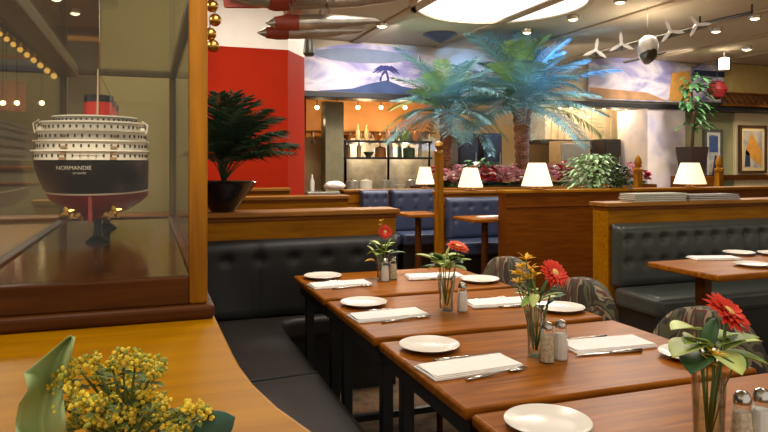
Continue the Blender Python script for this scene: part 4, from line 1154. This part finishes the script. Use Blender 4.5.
for sy in (-.4, -.15, .15, .4):
    for xx in (-.16, .0): mb.tube([(xx, sy, -.06), (xx, sy, .15)], .006, 6)
mb.build('wing_struts', MAl, fus)
for sy in (-.16, .16):
    f_ = MB().lathe([(.003, -.40), (.035, -.34), (.048, -.15), (.045, .05), (.02, .30), (.004, .34)], (0, sy, -.20), n=14, axis='x').build('float', MAl, fus, smooth=True)
    MB().lathe([(.037, -.345), (.049, -.27), (.05, -.2)], (0, sy, -.20), n=14, axis='x').build('float_band', MRn, f_, smooth=True)
    for xx in (-.22, .02): MB().tube([(xx, sy*.4, -.06), (xx, sy, -.17)], .007, 6).build('float_strut', MAl, f_)
MB().prism([(.52, 0), (.68, 0), (.70, .17), (.60, .19)], -.006, .006, RX).build('tail_fin', MRn, fus)
MB().prism([(.50, -.18), (.64, -.18), (.66, 0), (.64, .18), (.50, .18), (.47, 0)], .02, .032).build('tail_plane', MAl, fus)
wire(t, (0, 0, .16), CE-A0.z); wire(t, (.35, 0, .06), CE-A0.z)
# pendant spot below it
q = at(309, 48, 4.8)
t = thing('ceiling_spotlight', 'grey spotlight hanging at the right edge of the white frieze', 'spotlight', (q.x, 4.8, q.z))
MB().lathe([(.03, -.06), (.045, -.04), (.035, .05), (.015, .08)], n=16).build('lamp_head', plain('dark_grey_metal', (84, 84, 78), .4, .4), t, smooth=True)
MB().tube([(0, 0, .07), (0, 0, CE-q.z)], .012, 8).build('stem', M_black, t)
# four-engined aircraft at upper right
B0 = at(648, 47, 6.5)
bank = -math.atan2(.33, 1.47)
t = thing('model_airplane', 'white four-propeller airplane model hanging at upper right, nose to the viewer', 'model aircraft', B0, -.66)
MWp = plain('aircraft_white', (232, 228, 220), .35, .1, var=.1); MDg = plain('aircraft_dark_belly', (60, 56, 50), .4, .3)
bank = -.21
fus = MB().lathe([(.02, -.30), (.08, -.25), (.115, -.12), (.12, .1), (.09, .5), (.03, .85)], n=20, axis='y').build('fuselage', MWp, t, smooth=True, rot=(-.06, bank, 0))
MB().lathe([(.04, -.25), (.095, -.13), (.108, .1), (.06, .5)], (0, .02, -.055), n=16, axis='y').build('belly', MDg, fus, smooth=True)
MB().prism([(-.70, .06), (-.68, -.02), (-.1, -.10), (.1, -.10), (.68, -.02), (.70, .06), (.1, .16), (-.1, .16)], .065, .087).build('wing', plain('aircraft_grey', (118, 108, 92), .4, .2, var=.2), fus, bevel=.008)
for xx in (-.60, -.30, .26, .55):
    en = MB().lathe([(.008, -.20), (.028, -.15), (.032, 0), (.02, .1)], (xx, 0, .075), n=14, axis='y').build('engine', MDg, fus, smooth=True)
    mb = MB()
    for k in range(3):
        a_ = PI/2+k*2*PI/3+xx*.6
        mb.blade((xx, -.205, .075), (math.cos(a_), .04, math.sin(a_)), (0, 1, 0), .16, .040, 0, 4, .06)
    mb.lathe([(.02, -.22), (.024, -.19)], (xx, 0, .075), n=10, axis='y')
    mb.build('propeller', MWp, en, solid=.004)
MB().prism([(.60, 0), (.82, 0), (.86, .24), (.74, .25)], -.008, .008, Matrix.Rotation(PI/2, 4, 'Z') @ RX).build('tail_fin', MWp, fus)
MB().prism([(-.28, .72), (.28, .72), (.24, .84), (-.24, .84)], .03, .045).build('tail_plane', MDg, fus)
wire(t, (0, .1, .12), CE-B0.z)
# ceiling track + spots
r0, r1 = atz(700, 24, CE-.10), atz(752, 12.5, CE-.10)
t = thing('track_rail', 'dark lighting rail under the ceiling at top right', 'light rail', r0)
MB().tube([(0, 0, 0), r1-r0], .02, 8).build('rail', M_black, t)
MB().tube([(0, 0, 0), (0, 0, .10)], .012, 6).build('hanger', M_black, t); MB().tube([r1-r0, r1-r0+Vector((0, 0, .10))], .012, 6).build('hanger', M_black, t)
def dlight(px, py, label, big=1.25):
    q = atz(px, py, CE-.06)
    t = thing('ceiling_downlight', label, 'ceiling light', (q.x, q.y, CE), 0, 'round ceiling downlights')
    r_ = .05*big
    MB().lathe([(r_*1.25, 0), (r_*1.3, -.03), (r_*1.05, -.06), (r_*.95, -.06), (r_*.95, -.001)], n=18).build('housing', MAl, t, smooth=True)
    MB().ball((0, 0, -.045), r_*.9, (1, 1, .55), 12, 8).build('bulb', M_bulb, t, smooth='all')
for (px, py, lab) in ((620, 3, 'glowing ceiling downlight above the four-propeller plane'), (573, 20, 'glowing ceiling downlight above the right palm fronds'), (716, 32, 'small glowing downlight between the plane and the rail'),
                      (755, 19, 'glowing downlight at the end of the lighting rail'), (747, 50, 'glowing downlight near the top right, above the lattice'), (382, 27, 'glowing ceiling downlight right of the floatplane'),
                      (527, 33, 'glowing ceiling downlight behind the palm crown'), (56, 0, 'glowing ceiling downlight above the case at top left'), (75, 14, 'glowing downlight seen through the case, next to its far post')):
    dlight(px, py, lab)
q = at(724, 64, 8.6)
t = thing('wall_lantern', 'white square lantern hanging near the ochre wall', 'lantern', (q.x, 8.6, q.z))
bx(-.06, .06, -.06, .06, -.1, .1).build('lantern_body', plain('lantern_glow', (240, 234, 222), .5, emit=.25), t, bevel=.01); MB().tube([(0, 0, .1), (0, 0, CE-q.z)], .008, 6).build('stem', M_black, t)
# dark lattice panel at far right
a_, b_ = at(722, 97, 9.5), at(800, 112, 9.5)
t = thing('lattice_panel', 'dark lattice screen high on the wall at the right edge', 'screen', (a_.x, 9.5, 2.4005))
W = 3.6; H = .26; mb = MB()
mb.box(0, W, -.02, .02, 0, .03).box(0, W, -.02, .02, H-.03, H)
mb.build('frame', M_oakd, t)
mb = MB()
for k in range(24):
    for sg in (-1, 1):
        mb.box(-.012, .012, -.008, .008, -.17, .17, Matrix.Translation((.1+k*.148, .006*sg, H/2)) @ Matrix.Rotation(sg*.75, 4, 'Y'))
mb.build('lattice', M_oakd, t)
bx(0, W, .021, .03, 0, H).build('backing', plain('lattice_brown', (84, 64, 50), .7), t)
# grey cone ceiling shade
q = at(440, 36, 8.9)
t = thing('dish_light', 'small blue-grey dish light above the left palm', 'ceiling light', (q.x, 8.9, q.z))
MB().lathe([(.02, -.10), (.10, -.06), (.26, .02), (.25, .03), (.02, -.02)], n=24).build('dish', plain('slate_metal', (70, 72, 92), .4, .2), t, smooth=True)
MB().ball((0, 0, .02), .07, (1, 1, .6), 12, 8).build('bulb', M_bulb, t, smooth='all'); MB().tube([(0, 0, .05), (0, 0, CE-q.z)], .008, 6).build('stem', M_black, t)
# ================================================================== LEFT OF THE CASE: MOSTLY STAND-INS FOR BLURRED REFLECTIONS
for k in range(9):
    u = k/8; q = at(0+54*u, 34+42*u, 8.2-1.2*u)
    t = thing('reflection_bulb', 'golden bulb standing in for reflected lights in the case glass', 'light', q, 0, 'string of golden bulbs')
    MB().ball((0, 0, 0), .028, u=10, v=8).build('bulb', emitm('golden_bulb', (255, 196, 96), 1.5), t, smooth='all'); MB().lathe([(.02, .03), (.022, .07)], n=8).build('socket', M_brass, t)
s0, s1 = at(-8, 26, 8.4), at(56, 76, 7.0)
o = MB().tube([s0+Vector((0, 0, .09)), s1+Vector((0, 0, .09))], .012, 6).build('reflection_cable', M_black); tag(o, 'dark cable of the golden bulbs standing in for reflected lights', 'cable')
a_, b_ = at(-10, 58, 10.1), at(50, 72, 10.1)
t = thing('reflection_panel', 'blue band standing in for a reflection in the case glass at left', 'panel', (a_.x, 10.1, b_.z)); bx(0, b_.x-a_.x, -.02, .05, 0, a_.z-b_.z).build('board', plain('band_blue', (92, 108, 150), .6, var=.2, scale=3), t)
bx(0, b_.x-a_.x, -.03, -.02, a_.z-b_.z, a_.z-b_.z+.05).build('red_edge', plain('band_red', (170, 50, 40), .6), t)
a_, b_ = at(-12, 80, 9.2), at(26, 112, 9.2)
t = thing('reflection_panel', 'dull red panel standing in for a reflection in the case glass at far left', 'panel', (a_.x, 9.2, b_.z)); bx(0, b_.x-a_.x, -.03, .03, 0, a_.z-b_.z).build('board', plain('panel_red', (150, 66, 50), .6, var=.2, scale=3), t); MB().tube([(.2, 0, a_.z-b_.z), (.2, 0, CE-b_.z)], .006, 6).build('cord', M_black, t)
divider('dark divider standing in for reflections behind the case at the left edge', -3.4, -.9, 7.2, .18, 1.3, plain('olive_brown', (104, 92, 66), .6, var=.2, scale=3), M_oakd)
for (px) in (3, 17, 42):
    q = at(px, 103, 9.0); t = thing('wall_lamp', 'tiny glowing lamp in the row behind the case', 'light', q, 0, 'row of lamps behind the case')
    MB().ball((0, 0, 0), .03, u=10, v=8).build('bulb', M_bulb, t, smooth='all'); MB().tube([(0, 0, .02), (0, 0, CE-q.z)], .006, 6).build('cord', M_black, t)

# background booth tables
def small_table(label, px0, px1, py, y):
    a_ = at(px0, py, y); b_ = at(px1, py, y)
    t = thing('booth_table', label, 'table', ((a_.x+b_.x)/2, y, 0)); h_ = (b_.x-a_.x)/2
    bx(-h_, h_, -.25, .25, .715, .75).build('tabletop', M_table, t, bevel=.008)
    MB().lathe([(.22, 0), (.21, .02), (.04, .04), (.035, .715)], n=18).build('pedestal', M_mahog, t, smooth=True)
    return t
ta = small_table('small pedestal table before the blue bench right of the post', 463, 506, 220.5, 6.3)
tb = small_table('small pedestal table at the left of the thin wooden post', 402, 434, 212, 7.1)
q = Vector((ta.location.x+.05, 6.28, ZT)); napkin(q, .2, 'small white napkin on the pedestal table right of the post')

# coloured light on the palms, wash on the murals
spot((pr.x+1.6, 7.2, 3.1), (pr.x+.35, 8.6, 2.5), 1100, col=(.16, .40, 1), size=.1, spot=.9)
spot((pl_.x-.3, 7.2, 3.1), (pl_.x-.2, 8.6, 2.1), 130, col=(.42, .66, 1), size=.1, spot=.75)
spot((pr.x-.4, 7.3, 3.1), (pr.x-.2, 8.6, 2.3), 90, col=(.9, 1, .8), size=.1, spot=.8)
q = at(365, 70, 9.9); spot((q.x, 8.4, 3.15), q, 60, col=(.95, .9, 1), size=.1, spot=1.2)
q = at(640, 80, 9.9); spot((q.x, 8.6, 3.15), q, 70, col=(1, .9, .8), size=.1, spot=1.2)
q = at(655, 150, 9.6); spot((q.x, 8.4, 3.1), q, 90, col=(1, .92, .85), size=.1, spot=.6)
q = at(752, 150, 9.8); spot((q.x, 8.6, 3.1), q, 90, col=(1, .85, .6), size=.1, spot=.6)

def uplight(px, y, label, e):  # uplights added to brighten the ceiling above the palms
    q = at(px, 180, y)
    t = thing('added_uplight', label, 'uplight', (q.x, y, 1.0035), 0, 'added uplights in the planter')
    MB().lathe([(.05, 0), (.06, .02), (.065, .09), (.055, .09), (.05, .06), (.001, .055)], n=16).build('housing', M_black, t, smooth=True)
    lamp('AREA', (q.x, y, 1.0035+.085), e, size=.09, rot=(PI, 0, 0), name='ceiling_fill').data.spread = 2.6
uplight(474, 8.85, 'black uplight added in the planter between the two palm trunks', 16)
uplight(548, 8.85, 'black uplight added in the planter right of the right palm trunk', 16)
for k, (py, dx) in enumerate(((6, 0), (20, 3), (34, -2), (46, 1))):
    q = at(212+dx, py, 6.4)
    t = thing('gold_globe', 'gold globe on the hanging string just right of the post top', 'ornament', q, 0, 'gold globes on a string')
    MB().ball((0, 0, 0), .06, u=14, v=10).build('globe', M_brass, t, smooth='all'); MB().tube([(0, 0, .055), (0, 0, (.14 if k else CE-q.z))], .005, 6).build('cord', M_black, t)
# busier kitchen
a_, b_ = at(344, 150, 11.4), at(440, 150, 11.4)
t = thing('splashback', 'grey steel splashback panel behind the kitchen shelves', 'panel', (a_.x, 11.35, .0)); bx(0, b_.x-a_.x, 0, .04, .02, 1.78).build('panel_board', plain('grey_steel', (190, 178, 150), .5, .0, var=.35, scale=5), t)
a_ = at(306, 131, 10.9); b_ = at(436, 131, 10.9)
t = thing('utensil_rail', 'golden rail of hanging kitchen utensils below the orange hood', 'rail', (a_.x, 10.9, a_.z)); L = b_.x-a_.x
MB().tube([(0, 0, 0), (L, 0, 0)], .018, 8).build('rail', M_brass, t)
for xx in (.1, L/2, L-.1): MB().tube([(xx, 0, 0), (xx, .0, 1.80-a_.z)], .01, 6).build('hanger', M_black, t)
x = .12; k = 0; up0 = None
while x < L-.05:
    if up0 is None:
        up0 = thing('ladle', 'steel ladle hanging from the golden kitchen rail', 'utensil', (a_.x+x, 10.88, a_.z), 0, 'ladles on the kitchen rail')
        MB().tube([(0, 0, -.01), (0, 0, -.16)], .008, 6).build('handle', MSt, up0); MB().lathe([(.003, -.22), (.04, -.20), (.05, -.16), (.045, -.16)], n=12).build('bowl', MSt, up0, smooth=True)
    else: dup(up0, up0['label'], (a_.x+x, 10.88, a_.z))
    x += random.uniform(.13, .2)

for px in (360, 405): lamp('POINT', at(px, 150, 11.1), 8, size=.06, col=(1, .9, .72), name='splashback_fill')  # added lamps to brighten the splashback behind the shelves
q = at(475, 60, 7.6); lamp('AREA', (q.x, 7.6, 3.2), 40, size=.5, rot=(.5, 0, 0), name='cyclamen_fill')  # added lamp to brighten the cyclamens
